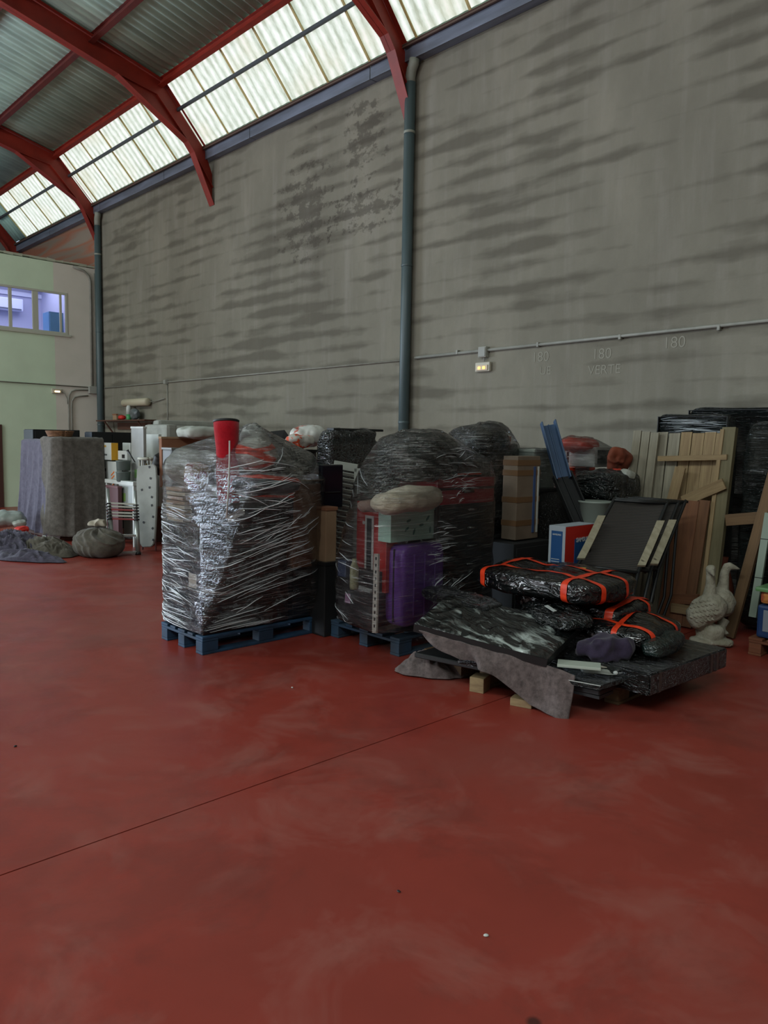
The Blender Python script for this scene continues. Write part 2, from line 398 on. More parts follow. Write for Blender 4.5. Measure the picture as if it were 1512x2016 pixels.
for s, x, z, zz in (('180', -5.58, 2.70, .17), ('180', -4.74, 2.68, .17), ('VERTE', -4.70, 2.50, .15), ('180', -3.88, 2.74, .17), ('UE', -5.50, 2.53, .14)):
    text(s, zz, mat('chalk_faint', '8a887c', .95), wb, facing((x, YB-.0035, z), (0, -1, 0)), 'chalk_mark', .0004, -.0012)
# other walls, outside the frame
MW = mat('plain_wall', '8d8a82', .9, '7c7971', 1.2)
bm = BM()
box(bm, (-24.1, -11.3, 3.6), (.2, 5.4, 7.2)); box(bm, (-24.1, 3, 5.4), (.2, 9.8, 10.8)); box(bm, (-24.1, -5.2, 6.1), (.2, 6.8, 2.2)); O('wall_left', bm, MW, kind='structure')
bm = BM(); box(bm, (-9, -14.1, 3.6), (30.4, .2, 7.2)); O('wall_front', bm, MW, kind='structure')
bm = BM(); box(bm, (6.1, -3, 5.2), (.2, 22.2, 10.4)); O('wall_right', bm, MW, kind='structure')
# ---------------------------------------------------------------- setting: roof
RED = mat('red_oxide_steel', '8e2a1c', .5, '7a2418', 3, bump=.1, spec=.4)
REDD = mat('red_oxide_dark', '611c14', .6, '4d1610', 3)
SHEETM = mat('fibre_cement', 'b2d2c4', .8, '94b0a4', 1.5, stretch=(3, .6, 1), bump=.2, bsc=20)
def roofz(y): return 7.97+(6.88-y)*.245
ce = structure('ceiling')
def corr(x0, x1, P0, P1, pitch, amp, nrow, seg=8):
    n = int((x1-x0)/pitch*seg); d = (Vector(P1)-Vector(P0)); nn = Vector((0, -d.z, d.y)).normalized()
    if nn.z < 0: nn = -nn
    def P(u, v):
        x = x0+(x1-x0)*u; q = Vector(P0)+d*v; return Vector((x, q.y, q.z))+nn*amp*math.sin(x*2*math.pi/pitch)
    return sheet(P, n, nrow)
for x0, x1 in ((-24, -18.27), (-18.27, -13.2), (-13.2, -7.9), (-7.9, -2.7), (-2.7, 6)):
    ys = [6.86, 4.2, 1.6, -.9, -3.0]
    for ya, yb in zip(ys, ys[1:]):
        O('roof_sheet', corr(x0, x1, (0, ya, roofz(ya)+.06), (0, yb-.1 if yb > -3 else yb, roofz(yb)+.075), .18, .024, 2), SHEETM, ce, smooth=True, solid=.008)
bm = BM()
for x0, x1, y0, y1 in ((-24, 6, -3, -5.4), (-24, 6, -7.0, -14),): 
    z0, z1 = [roofz(-3)+.06+(y+3)*.245 for y in (y0, y1)]
    prism(bm, [(x0, y0, z0), (x1, y0, z0), (x1, y1, z1), (x0, y1, z1)], (0, 0, .05))
O('roof_sheet', bm, SHEETM, ce)
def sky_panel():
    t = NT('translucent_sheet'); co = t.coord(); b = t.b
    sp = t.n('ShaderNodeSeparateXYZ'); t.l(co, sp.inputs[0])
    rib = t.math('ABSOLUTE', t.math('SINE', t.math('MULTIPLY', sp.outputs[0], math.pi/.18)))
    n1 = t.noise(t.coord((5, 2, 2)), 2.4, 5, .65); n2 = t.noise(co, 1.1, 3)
    dirt_rib_shade = t.math('ADD', t.math('MULTIPLY', n1, .7), t.math('MULTIPLY', rib, .36))  # mottled dirt, plus rib shading painted into the sheet's glow
    c = t.ramp(dirt_rib_shade, [(.30, 'ffffff'), (.50, 'e2ece2'), (.76, 'a9b3a0')])
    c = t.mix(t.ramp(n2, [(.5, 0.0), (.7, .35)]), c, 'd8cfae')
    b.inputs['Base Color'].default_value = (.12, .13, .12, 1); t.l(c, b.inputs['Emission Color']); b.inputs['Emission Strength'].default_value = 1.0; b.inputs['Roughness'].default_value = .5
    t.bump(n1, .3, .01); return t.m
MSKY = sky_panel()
JST = mat('joint_strip', 'c9b878', .6, 'a89660', 5)
K0 = Vector((0, 6.88, 7.97)); K1 = Vector((0, 7.70, 7.07)); dK = K1-K0; nK = Vector((0, dK.z, -dK.y)).normalized()
if nK.z < 0: nK = -nK
x = -22.6; k = 0; xs = []
while x < 6: xs.append(x); x += .936
rows = ((0.0, .40), (.42, 1.0))
for i, x0 in enumerate(xs):
    x1 = x0+.93
    for r, (a, b_) in enumerate(rows):
        P0 = K0+dK*a+nK*(.02 if r else .05); P1 = K0+dK*b_+nK*(.02 if r else .05)
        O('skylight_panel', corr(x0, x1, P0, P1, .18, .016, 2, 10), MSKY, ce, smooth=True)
        plank('joint_strip', (x0, P0.y, P0.z-.03), (x0, P1.y, P1.z-.03), .035, .02, JST, ce, side=(1, 0, 0))
bm = BM(); prism(bm, [(-24, K0.y, K0.z+.06), (-22.62, K0.y, K0.z+.06), (-22.62, K1.y, K1.z+.05), (-24, K1.y, K1.z+.05)], (0, .02, .03))
bm.free(); O('roof_sheet', corr(-24, -22.62, K0+nK*.03, K1+nK*.03, .18, .024, 2), SHEETM, ce, smooth=True, solid=.008)
bm = BM(); prism(bm, [(-24, K0.y, K0.z+.16), (6, K0.y, K0.z+.16), (6, YB+.3, K1.z+.02), (-24, YB+.3, K1.z+.02)], (0, 0, .03)); O('outer_roof', bm, SHEETM, ce)
GREYB = mat('grey_bar', '3d444a', .5)
pm = K0+dK*.41
def ibar(name, a, b, depth, wd, m, parent, up=(0, 0, 1)):
    a = Vector(a); b = Vector(b); X = (b-a).normalized(); U = Vector(up); U = (U-X*U.dot(X)).normalized(); S = X.cross(U); L = (b-a).length
    Rm = Matrix((X, S, U)).transposed(); bm = BM()
    box(bm, (0, 0, 0), (L, .008, depth)); box(bm, (0, 0, depth/2), (L, wd, .01)); box(bm, (0, 0, -depth/2), (L, wd, .01))
    return O(name, bm, m, parent, M4((a+b)/2, Rm))
bm = BM(); box(bm, (-8.6, pm.y-.02, pm.z-.03), (29.4, .04, .05)); O('glazing_bar', bm, GREYB, ce)
for y in (6.86, 5.62, 4.38, 3.1, 1.8, .5, -.8, -2.1): 
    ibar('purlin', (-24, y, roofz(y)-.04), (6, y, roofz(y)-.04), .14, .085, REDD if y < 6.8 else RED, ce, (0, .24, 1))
ibar('purlin', (-24, 7.71, 7.03), (6, 7.71, 7.03), .035, .03, mat('rusty_edge', '5a463c', .7), ce)
for xr in (-23.6, -18.27, -13.2, -7.9, -2.7, 2.6):
    top = [(y, roofz(y)-.015) for y in (-3.0, 6.90)] + [(7.74, 7.03), (YB-.005, 6.62), (YB-.005, 6.04)]
    low = [(7.72, 6.50), (7.49, 6.90), (7.36, 7.06), (6.81, 7.37), (6.46, 7.57), (6.05, roofz(6.05)-.37), (-3.0, roofz(-3.0)-.37)]
    bm = BM(); prism(bm, [(xr-.006, y, z) for y, z in top+low], (.012, 0, 0)); rf = O('rafter', bm, RED, ce)
    def fl(name, pts, wd, par):
        for (ya, za), (yb, zb) in zip(pts, pts[1:]):
            bm = BM(); d = Vector((0, yb-ya, zb-za)); n = Vector((0, -d.z, d.y)).normalized()*.012
            prism(bm, [(xr-wd/2, ya, za), (xr+wd/2, ya, za), (xr+wd/2, yb, zb), (xr-wd/2, yb, zb)], n); O(name, bm, RED, par)
    fl('flange', [(-3.0, roofz(-3.0)-.37), (6.05, roofz(6.05)-.37), (6.46, 7.57), (6.81, 7.37), (7.36, 7.06), (7.49, 6.90), (YB-.01, 6.04)], .17, rf)
    fl('flange', [(6.05, roofz(6.05)-.36), (6.77, 7.70), (7.40, 7.04), (YB-.02, 6.36)], .13, rf)
    fl('flange', [(-3.0, roofz(-3)), (6.90, roofz(6.9)), (7.72, 7.06)], .17, rf)
    bm = BM(); prism(bm, [(xr-.006, y, z) for y, z in [(-3, roofz(-3)-.015), (-3, roofz(-3)-.37), (-13.9, roofz(-3)-.37-.245*10.9), (-13.9, roofz(-3)-.015-.245*10.9)]], (.012, 0, 0)); O('rafter', bm, RED, ce)
# ---------------------------------------------------------------- gutter, downpipes, conduits
GUT = mat('galvanised_gutter', '7c8496', .45, '646a76', 2.5, stretch=(.4, 3, 3), metal=.3)
g = T('gutter', 'long blue-grey steel gutter along the top of the block wall', 'gutter', (-9, 7.8, 6.86))
for i, xa in enumerate([-24]+[-21+3.1*k for k in range(9)]):
    xb = (-21 if i == 0 else xa+3.1)-.015; bm = BM()
    xb = min(xb, 6)
    if xb <= xa: continue
    box(bm, ((xa+xb)/2, 7.765, 6.95), (xb-xa, .012, .2), bev=.003); box(bm, ((xa+xb)/2, 7.83, 6.86), (xb-xa, .14, .014)); box(bm, ((xa+xb)/2, 7.75, 7.05), (xb-xa, .03, .012)); O('gutter_length', bm, GUT, g)
PIPE = mat('pipe_green_grey', '4d5d60', .45, '3f4e50', 3, stretch=(1, 1, .3))
PIPE2 = mat('pipe_collar', '8b8f84', .6)
def downpipe(x, label, r):
    p = T('downpipe', label, 'pipe', (x, 7.79, 0)); y = YB-.015-r
    bm = BM(); tube(bm, [(x, y, .03), (x, y, 6.58)], r, 20); O('pipe', bm, PIPE, p, smooth=True)
    bm = BM(); tube(bm, [(x, y, 6.57), (x, y, 6.66), (x+.03, y-.01, 6.74), (x+.08, y-.02, 6.80), (x+.09, y-.02, 6.86)], r*.95, 16); O('elbow', bm, PIPE2, p, smooth=True)
    for z in (1.9, 4.1, 5.9): bm = BM(); lathe(bm, (x, y, z), [(r+.004, 0), (r+.006, .004), (r+.006, .03), (r+.004, .034)], 20); O('bracket', bm, PIPE if z < 5 else PIPE2, p, smooth=True)
downpipe(-7.84, 'tall dark grey-green downpipe on the wall behind the two wrapped pallets', .075)
downpipe(-18.2, 'dark grey-green downpipe in the corner beside the green office', .075)
CON = mat('conduit_grey', '8f8f86', .5, '7b7b72', 4)
def conduit(name, label, pts, r=.013, wallx=None):
    c = T(name, label, 'pipe', pts[0])
    bm = BM(); tube(bm, pts, r, 8); O('tube', bm, CON, c, smooth=True); return c
c = conduit('conduit', 'long pale conduit running level across the block wall', [(5.9, YB-.03, 2.90), (-2.9, YB-.03, 2.875), (-7.7, YB-.03, 2.83)], .019)
for x in (-3.4, -4.5, -5.6, -6.9): bm = BM(); box(bm, (x, YB-.026, 2.85), (.03, .05, .055), bev=.004); O('clip', bm, CON, c)
conduit('conduit', 'thinner pale conduit between the two downpipes on the block wall', [(-7.9, YB-.02, 2.81), (-18.1, YB-.02, 2.79)], .014)
def jbox(x, z, s, label, n='junction_box'):
    t = T(n, label, 'electrical box', (x, YB-.03, z-s/2)); bm = BM(); box(bm, (x, YB-.035, z), (s, .066, s*1.05), bev=.008); O('box_body', bm, mat('box_grey', '9b9c94', .5), t)
    bm = BM(); box(bm, (x, YB-.073, z), (s*.86, .01, s*.9), bev=.003); O('lid', bm, mat('box_lid', '8b8c85', .5), t); return t
jb = jbox(-6.45, 2.82, .13, 'square grey junction box on the conduit above the lit emergency lamp')
bm = BM(); tube(bm, [(-6.44, YB-.03, 2.76), (-6.44, YB-.03, 2.70)], .009, 8); O('stub', bm, CON, jb)
jbox(-15.02, 2.80, .085, 'small pale junction box on the thin conduit near the shelf')
conduit('cable', 'thin pale cable dropping from the small junction box', [(-15.0, YB-.012, 2.76), (-15.0, YB-.012, 1.7)], .012)
def emergency(c, n, label, s=1.0, e=6.0, lamps=2):
    M = facing(c, n); R = M.to_3x3(); t = T('emergency_light', label, 'emergency light', Vector(c)-Vector((0, 0, .06)))
    bm = BM(); box(bm, Vector(c)+R @ Vector((0, 0, .025)), (.24*s, .12*s, .05), R, bev=.012); O('housing', bm, mat('cream_plastic', 'b9b4a4', .5), t)
    bm = BM(); box(bm, Vector(c)+R @ Vector((0, -.012*s, .055)), (.19*s, .07*s, .02), R, bev=.006); O('diffuser', bm, mat('dull_diffuser', 'c9b9a0', .3), t)
    for q in ((-.028, .028) if lamps == 2 else (0,)):
        bm = BM(); box(bm, Vector(c)+R @ Vector((q*s*1.4, -.014*s, .067)), ((.035 if lamps == 2 else .12)*s, .03*s, .012), R, bev=.004); O('lamp', bm, glow('amber_lamp' if lamps == 2 else 'warm_lamp', 'ffae45' if lamps == 2 else 'ffe2b0', e), t)
emergency((-6.45, YB-.003, 2.63), (0, -1, 0), 'cream emergency lamp with two amber lights on the block wall', 1.0, 5)
# ---------------------------------------------------------------- office at the left
XO = -18.4; OZ = 5.61
def office_mat():
    t = NT('office_paint'); co = t.coord(); sp = t.n('ShaderNodeSeparateXYZ'); t.l(co, sp.inputs[0])
    a = t.ramp(t.math('ADD', sp.outputs[1], t.math('MULTIPLY', t.noise(co, 8, 3), .012)), [(0, 0.0), (.5, 0.0), (.502, 1.0)])
    tc = t.n('ShaderNodeNewGeometry'); s2 = t.n('ShaderNodeSeparateXYZ'); t.l(tc.outputs['Position'], s2.inputs[0])
    f = t.math('GREATER_THAN', s2.outputs[1], 6.85)
    c = t.mix(f, 'c9dcc1', 'd2cdc2'); c = t.mix(t.math('MULTIPLY', t.ramp(t.noise(co, 1.2, 5), [(.4, 0.0), (.7, 1.0)]), .18), c, '8f9a86')
    t.l(c, t.b.inputs['Base Color']); t.b.inputs['Roughness'].default_value = .85; t.bump(t.noise(co, 30, 4), .15, .005); return t.m
MOF = office_mat(); wy0, wy1, wz0, wz1 = 2.9, 7.16, 3.99, 4.95
bm = BM(); y0, y1 = .5, YB-.005
for a, b_, c, d in ((y0, y1, 0, wz0), (y0, y1, wz1, OZ), (y0, wy0, wz0, wz1), (wy1, y1, wz0, wz1)):
    box(bm, (XO-.08, (a+b_)/2, (c+d)/2), (.16, b_-a, d-c))
box(bm, (-21, .58, 2.8), (5.1, .16, OZ)); wo = O('wall_office', bm, MOF, kind='structure')
bm = BM(); box(bm, (-21.2, 4.2, OZ-.1), (5.2, 7.1, .1)); box(bm, (-21.2, 4.2, 3.0), (5.2, 7.1, .1)); O('slab', bm, mat('office_ceiling', 'c9cbe8', .9), wo)
bm = BM()
for q in range(40):
    y = .6+q*.183; box(bm, (XO-.1, y, OZ+.052), (.14, .19, .03+.03*R_.random()), jit=.01)
O('parapet_mortar', bm, mat('rough_mortar', 'a9ab98', .95), wo)
LAV = mat('office_interior', 'b0b0d0', .85)
bm = BM(); box(bm, (-20.7, 4.2, 4.3), (.1, 7.2, 2.6)); O('inner_wall', bm, LAV, wo)
bm = BM(); box(bm, (-19.6, 7.4, 4.3), (2.2, .08, 2.6)); O('inner_wall', bm, LAV, wo)
WF = mat('window_frame_cream', 'b4b6a8', .5)
w1 = structure('window_1')
def wbar(ya, yb, za, zb, t=.06, m=WF, n='window_frame', x=0.0):
    bm = BM(); box(bm, (XO-.02+x, (ya+yb)/2, (za+zb)/2), (t, yb-ya, zb-za), bev=.005); return O(n, bm, m, w1)
wbar(wy0, wy1, wz1-.05, wz1); wbar(wy0, wy1, wz0, wz0+.05); wbar(wy1-.05, wy1, wz0+.05, wz1-.05); wbar(wy0, wy0+.05, wz0+.05, wz1-.05)
wbar(wy0-.05, wy1+.06, wz0-.05, wz0, .12, n='window_sill')
for ya, yb in ((5.86, 5.93), (6.37, 6.50), (6.98, 7.03), (4.6, 4.7), (5.1, 5.16), (3.9, 3.98)): wbar(ya, yb, wz0+.05, wz1-.05, .045)
gm = NT('window_glass'); gm.b.inputs['Base Color'].default_value = (.9, .95, 1, 1); gm.b.inputs['Roughness'].default_value = .02
tr_ = gm.n('ShaderNodeBsdfTransparent'); mx_ = gm.n('ShaderNodeMixShader'); fr_ = gm.n('ShaderNodeFresnel'); gl_ = gm.n('ShaderNodeBsdfGlossy'); gl_.inputs['Roughness'].default_value = .02
gm.l(fr_.outputs[0], mx_.inputs[0]); gm.l(tr_.outputs[0], mx_.inputs[1]); gm.l(gl_.outputs[0], mx_.inputs[2]); gm.l(mx_.outputs[0], gm.out.inputs[0])
for ya, yb in ((2.95, 3.9), (3.98, 4.6), (4.7, 5.1), (5.16, 5.86), (5.93, 6.37), (6.50, 6.98), (7.03, 7.11)):
    bm = BM(); box(bm, (XO-.025, (ya+yb)/2, (wz0+wz1)/2), (.006, yb-ya, .86)); O('pane', bm, gm.m, w1)
# inside the office: lamp, air conditioner, cupboard
bl = bpy.data.lights.new('office_lamp', 'AREA'); bl.shape = 'RECTANGLE'; bl.size = 1.2; bl.size_y = 5; bl.energy = 75; bl.color = (.78, .84, 1.0)
bo = bpy.data.objects.new('office_lamp', bl); col.objects.link(bo); bo.location = (-19.5, 4.8, 5.38)
bm = BM(); box(bm, (-20.62, 5.2, 5.16), (.06, 5, .1)); O('cornice', bm, mat('cornice', 'd5d5ee', .8), wo)
ac = T('air_conditioner', 'white split air conditioner on the lavender wall behind the office window', 'air conditioner', (-20.6, 5.9, 4.6))
bm = BM(); box(bm, (-20.52, 6.1, 4.86), (.22, 1.5, .30), bev=.03); O('casing', bm, mat('ac_white', 'cfd2ee', .4), ac)
bm = BM(); box(bm, (-20.42, 6.1, 4.745), (.05, 1.4, .03), bev=.006); O('flap', bm, mat('ac_dark', '5a5d7a', .5), ac)
cb = T('cupboard', 'glossy blue cupboard seen through the right end of the office window', 'cupboard', (-18.9, 7.0, 3.06))
bm = BM(); box(bm, (-18.95, 7.03, 3.80), (.4, .34, 1.48), bev=.01); O('cupboard_body', bm, mat('blue_board', '5b8cc0', .3), cb)
bm = BM(); box(bm, (-18.74, 7.03, 3.8), (.02, .31, 1.42), bev=.005); O('door', bm, mat('blue_door', '6aa0d0', .25), cb)
# conduits and lamp on the office wall
bx = XO+.03
conduit('conduit', 'level grey conduit under the office window on the green wall', [(bx, .7, 2.84), (bx, 7.62, 2.80)], .013)
oj = T('junction_box', 'grey junction box where the office wall conduits meet beside the downpipe', 'electrical box', (bx, 7.72, 2.69))
bm = BM(); box(bm, (XO+.05, 7.7, 2.74), (.1, .19, .17), bev=.01); O('box_body', bm, mat('box_grey', '9b9c94', .5), oj)
conduit('conduit', 'grey conduit curving from the junction box down the beige wall, left of the pair', [(bx, 7.6, 2.73), (bx, 7.3, 2.72), (bx, 7.20, 2.68), (bx, 7.14, 2.58), (bx, 7.13, 2.4), (bx, 7.13, .2)], .016)
conduit('conduit', 'grey conduit curving down the beige wall, right of the pair', [(bx, 7.6, 2.60), (bx, 7.4, 2.58), (bx, 7.27, 2.55), (bx, 7.21, 2.45), (bx, 7.20, 2.3), (bx, 7.20, .2)], .016)
conduit('conduit', 'vertical grey pipe up the corner of the office to its roof', [(bx, 7.70, 2.84), (bx, 7.70, 5.3), (bx, 7.66, 5.42), (bx, 7.55, 5.52), (bx, 7.3, 5.575)], .03)
conduit('cable', 'pale cable beside the corner pipe of the office', [(bx, 7.80, 2.84), (bx, 7.80, 5.5)], .016)
emergency((XO+.002, 6.86, 2.67), (1, 0, 0), 'small lit wall lamp on the green office wall', .95, 7, 1)
conduit('cable', 'short grey cable curving from the lit wall lamp to the conduit', [(bx, 6.97, 2.66), (bx, 7.05, 2.62), (bx, 7.10, 2.5), (bx, 7.11, 2.38)], .01)
d1 = structure('door_1'); bm = BM(); box(bm, (XO+.02, 5.16, .93), (.04, .95, 1.86), bev=.004); O('leaf', bm, mat('brown_door', '4a2f2a', .5), d1)
bm = BM(); lathe(bm, (XO+.06, 5.0, 1.0), [(.02, -.01), (.02, .01)], 12); O('door_handle', bm, mat('steel', '8f9498', .3, metal=1), d1)
# shelf and the water heater on the block wall
sh = T('wall_shelf', 'brown wooden shelf on the wall by the corner downpipe', 'shelf', (-16.7, 7.7, 1.8))
BRN = wood('shelf_brown', '5a3a2c', '432a20')
plank('shelf_board', (-18.0, 7.76, 2.0), (-15.5, 7.76, 2.0), .28, .03, BRN, sh, side=(0, 1, 0))
for x in (-17.6, -15.9): plank('bracket', (x, 7.86, 1.72), (x, 7.66, 1.98), .04, .03, BRN, sh, side=(1, 0, 0))
plank('back_board', (-17.4, 7.89, 1.88), (-15.7, 7.89, 1.88), .16, .02, BRN, sh, side=(0, 0, 1))
wh = T('tube_lamp', 'cream cylindrical casing mounted above the shelf', 'lamp', (-16.2, 7.8, 2.3))
bm = BM(); tube(bm, [(-16.86, 7.8, 2.4), (-16.84, 7.8, 2.4), (-15.72, 7.8, 2.4), (-15.7, 7.8, 2.4)], [.05, .085, .085, .05], 20); O('casing', bm, mat('cream_casing', 'b3ab94', .5), wh, smooth=True)
bm = BM(); tube(bm, [(-15.7, 7.83, 2.4), (-15.4, 7.88, 2.42), (-15.1, 7.88, 2.46)], .01, 6); O('cord', bm, CON, wh, smooth=True)
#%%OBJECTS
# ---------------------------------------------------------------- shared object materials
BLK = black_wrap('black_wrap'); BLK2 = black_wrap('black_wrap_diagonal', '060808', '1a2120', .9, (1.2, 4.5, 4.5), 1.0, .16, 4)
BLKM = mat('matt_black', '101213', .55, '191b1c', 4); DKG = mat('dark_green_black', '121a19', .45, '1c2625', 4)
CARD = mat('cardboard', '8a5f45', .85, '744c37', 2.5, bump=.08); CARD2 = mat('cardboard_pale', '9c8266', .85, '866c53', 2.5)
WHT = mat('white_board', 'c3c7c2', .5, 'aeb3ae', 3); GRY = mat('grey_board', '8b8f8c', .6, '7b7f7d', 3)
ORT = mat('orange_tape', 'e8431c', .4, 'c9300f', 20); PALB = mat('pallet_blue', '1c405e', .7, '142a3e', 5, bump=.2); PALD = mat('pallet_blue_dark', '23415a', .75, '2a3238', 4)
PW = wood('pale_pine', '94805c', '755f42'); PWG = wood('weathered_pine', '8f8a78', '6f6a5a'); PWB = wood('brown_board', '7d5234', '65402a'); PWO = wood('olive_post', '6b6347', '565037')
FILM = film('stretch_film', .012, .8); FILM2 = film('stretch_film_thin', .008, .6, 'cfdadb', -.3, 3.5)
BLANKET = cloth('moving_blanket_grey', '6a6660', '4b4843'); BLANKP = cloth('moving_blanket_purple', '62606f', '494755'); BLANKD = cloth('moving_blanket_brown', '5e594f', '45423b'); HEAPD = cloth('moving_blanket_dark', '504d5a', '34323b')
def single(name, label, cat, bm, m, group=None, **k): return tag(O(name, bm, m, None, **k), label, cat, group)
def bxm(c, s, R=None, bev=.004, jit=0): bm = BM(); return box(bm, c, s, R, bev, jit)
def crumple(c, rx, ry, h, yaw, seed, n=70, sharp=2.2):
    c = Vector(c); o_ = Vector((seed*3.7, seed*1.9, 0)); Rm = rz(yaw)
    def P(u, v):
        a, b = u*2-1, v*2-1; aa, bb = a*math.sqrt(1-b*b/2), b*math.sqrt(1-a*a/2); r = min(1, math.sqrt(aa*aa+bb*bb))
        e = 1+.16*noise.noise(Vector((aa*2, bb*2, seed))); q = Vector((aa*rx*e, bb*ry*e, 0)); w_ = Vector((q.x*sharp, q.y*sharp*1.7, 0))+o_
        w_ += Vector((noise.noise(w_*1.3), noise.noise(w_*1.3+Vector((9, 9, 9))), 0))*.6
        rd = (1-abs(noise.noise(w_*1.6))*2.2); r2 = (1-abs(noise.noise(w_*3.7+o_))*2.2)
        z = (1-r**2.4)*h*(.55+.38*rd+.14*r2)+.010*r2*(1-r**6)
        p = c+Rm @ q; p.z = .012+max(0, z); return p
    return sheet(P, n, n)
# ---------------------------------------------------------------- pallets
def pallet(label, x0, y0, lx, ly, m, z=0.0, group=None):
    """board length along y"""
    p = T('pallet', label, 'pallet', (x0+lx/2, y0+ly/2, z), group)
    for i in range(3):
        for j in range(3):
            O('block', bxm((x0+(.05, lx/2, lx-.05)[i], y0+(.07, ly/2, ly-.07)[j], z+.061), (.095, .14, .078)), m, p)
    for i in range(3): O('bottom_board', bxm((x0+(.05, lx/2, lx-.05)[i], y0+ly/2, z+.011), (.1, ly, .02)), m, p)
    for j in range(3): O('stringer_board', bxm((x0+lx/2, y0+(.07, ly/2, ly-.07)[j], z+.111), (lx, .14, .02)), m, p)
    n = 5
    for i in range(n): O('deck_board', bxm((x0+.05+(lx-.1)*i/(n-1), y0+ly/2, z+.132), (.105 if i % 2 == 0 else .08, ly, .02)), m, p)
    return p
P1X, P1Y = -5.70, 2.93
pallet('bright blue wooden pallet under the front left film-wrapped load', P1X, P1Y, .65, 1.17, PALB)
P2X, P2Y = -4.88, 4.05
pallet('dusty dark blue pallet under the purple suitcase load', P2X, P2Y, .82, 1.15, PALD)
# ---------------------------------------------------------------- load one
L1 = []
def z1(py, px=402, d=5.67): return at(px, py, d).z
# lower dark cabinet, its left end and long side
t = T('cabinet', 'dark cabinet lying at the bottom of the film-wrapped load on the bright blue pallet', 'cabinet', (-5.38, 3.45, .143)); L1.append(t)
O('body', bxm((-5.375, 3.35, .31), (.60, .80, .33), bev=.006), mat('dark_walnut', '221713', .4, '171010', 3), t)
O('end_panel', bxm((-5.375, 2.945, .31), (.58, .012, .31)), mat('navy_panel', '272d42', .35, '1d2233', 3), t)
t = T('cabinet', 'dark cabinet with a white sticker on its end in the left load', 'cabinet', (-5.38, 3.4, .478)); L1.append(t)
O('body', bxm((-5.375, 3.34, .64), (.61, .78, .32), bev=.006), mat('dark_walnut', '221713', .4), t)
O('end_panel', bxm((-5.375, 2.944, .64), (.59, .012, .30)), mat('navy_panel', '272d42', .35), t)
O('sticker', bxm((-5.20, 2.934, .555), (.11, .004, .11), bev=.001), mat('paper_white', 'c9c2b8', .8), t, label='square white paper sticker')
O('drawer_line', bxm((-5.4, 2.936, .70), (.5, .004, .008), bev=0), BLKM, t)
t = T('crate', 'black plastic crate with ribs in the middle of the film-wrapped load', 'crate', (-5.38, 3.35, .803)); L1.append(t)
O('body', bxm((-5.36, 3.32, .885), (.58, .74, .16), bev=.01), mat('crate_black', '14181c', .35), t)
for k in range(6): O('rib', bxm((-5.60+k*.095, 2.945, .885), (.02, .02, .13), bev=.003), mat('crate_black', '14181c', .35), t)
O('rim', bxm((-5.36, 3.32, .962), (.61, .77, .022), bev=.006), BLKM, t)
t = T('box', 'large black box with pale torn paper, above the crate on the bright blue pallet', 'box', (-5.3, 3.45, .98)); L1.append(t)
O('body', bxm((-5.28, 3.40, 1.075), (.46, .76, .19), bev=.008), mat('box_black', '101214', .3), t)
O('paper', bxm((-5.043, 3.22, 1.06), (.006, .16, .05), Matrix.Rotation(.35, 3, 'X'), bev=.001), mat('paper_grey', 'a9a499', .8), t, label='torn grey paper')
t = T('carton', 'plain tall brown carton at the right end of the bright blue pallet', 'carton', (-5.3, 3.93, .60)); L1.append(t)
O('body', bxm((-5.24, 3.93, .93), (.36, .30, .70), bev=.004), CARD, t)
for q in (-1, 1): O('flap', bxm((-5.24+q*.14, 3.93, 1.295), (.15, .29, .006), Matrix.Rotation(-q*.25, 3, 'Y'), bev=.001), CARD2, t)
O('seam', bxm((-5.058, 3.93, .90), (.004, .3, .006), bev=0), mat('seam_dark', '402a20', .9), t)
t = T('box', 'flat black box under the brown carton on the bright blue pallet', 'box', (-5.25, 3.93, .146)); L1.append(t)
O('body', bxm((-5.26, 3.93, .37), (.38, .28, .44), bev=.006), mat('box_black', '101214', .3), t)
O('lid', bxm((-5.26, 3.93, .592), (.40, .30, .014), bev=.004), BLKM, t)
# things above, at the left end
t = T('box', 'stack of thin pale brown boards tied in the upper left of the film-wrapped load', 'boards', (-5.5, 3.05, .975)); L1.append(t)
for k in range(8): O('board', bxm((-5.50+R_.uniform(-.01, .01), 3.1, 1.0+k*.034), (.27, .3, .026), rz(R_.uniform(-.06, .06)), bev=.003), CARD2 if k % 3 else mat('board_light', 'b3a893', .7), t)
def bag(name, label, cat, c, s, m, R=None, k=2.6, nz=.03, ns=6, seed=1, res=20, ridge=.012, parts=(), **kw):
    bm = BM(); blob(bm, c, s, R, k, nz, ns, seed, res, ridge=ridge, **kw)
    src = [(n_, band(bm, co, no, wd, .004), mm) for n_, co, no, wd, mm in parts]
    if not src: return single(name, label, cat, bm, m, smooth=True)
    t = T(name, label, cat, (c[0], c[1], c[2]-s[2])); O('body', bm, m, t, smooth=True)
    for n_, b_, mm in src: O(n_, b_, mm, t, smooth=True)
    return t
PLG = mat('pale_plastic', 'a9ada4', .35, '8f938c', 4, bump=.5, bsc=14, bdist=.03); PLG2 = mat('grey_plastic', '5f6668', .3, '4a5153', 4, bump=.5, bsc=12, bdist=.03)
L1.append(bag('bag', 'crumpled pale grey plastic bag on the thin boards of the left load', 'bag', (-5.52, 3.14, 1.42), (.2, .22, .14), PLG, k=2.2, seed=3))
L1.append(bag('cloth_bundle', 'small flowered cloth bundle under the pale bag', 'bundle', (-5.28, 3.02, 1.36), (.10, .09, .10), mat('flowered_cloth', '9a8a72', .9, '8c4a48', 18, lo=.5, hi=.56), k=2.4, seed=4, res=12))
L1.append(bag('bag', 'grey bundle beside the red bag in the front wrapped load', 'bag', (-5.45, 3.40, 1.33), (.18, .2, .13), mat('grey_bundle', '8d9090', .6, '6d7274', 5), k=2.4, seed=5))
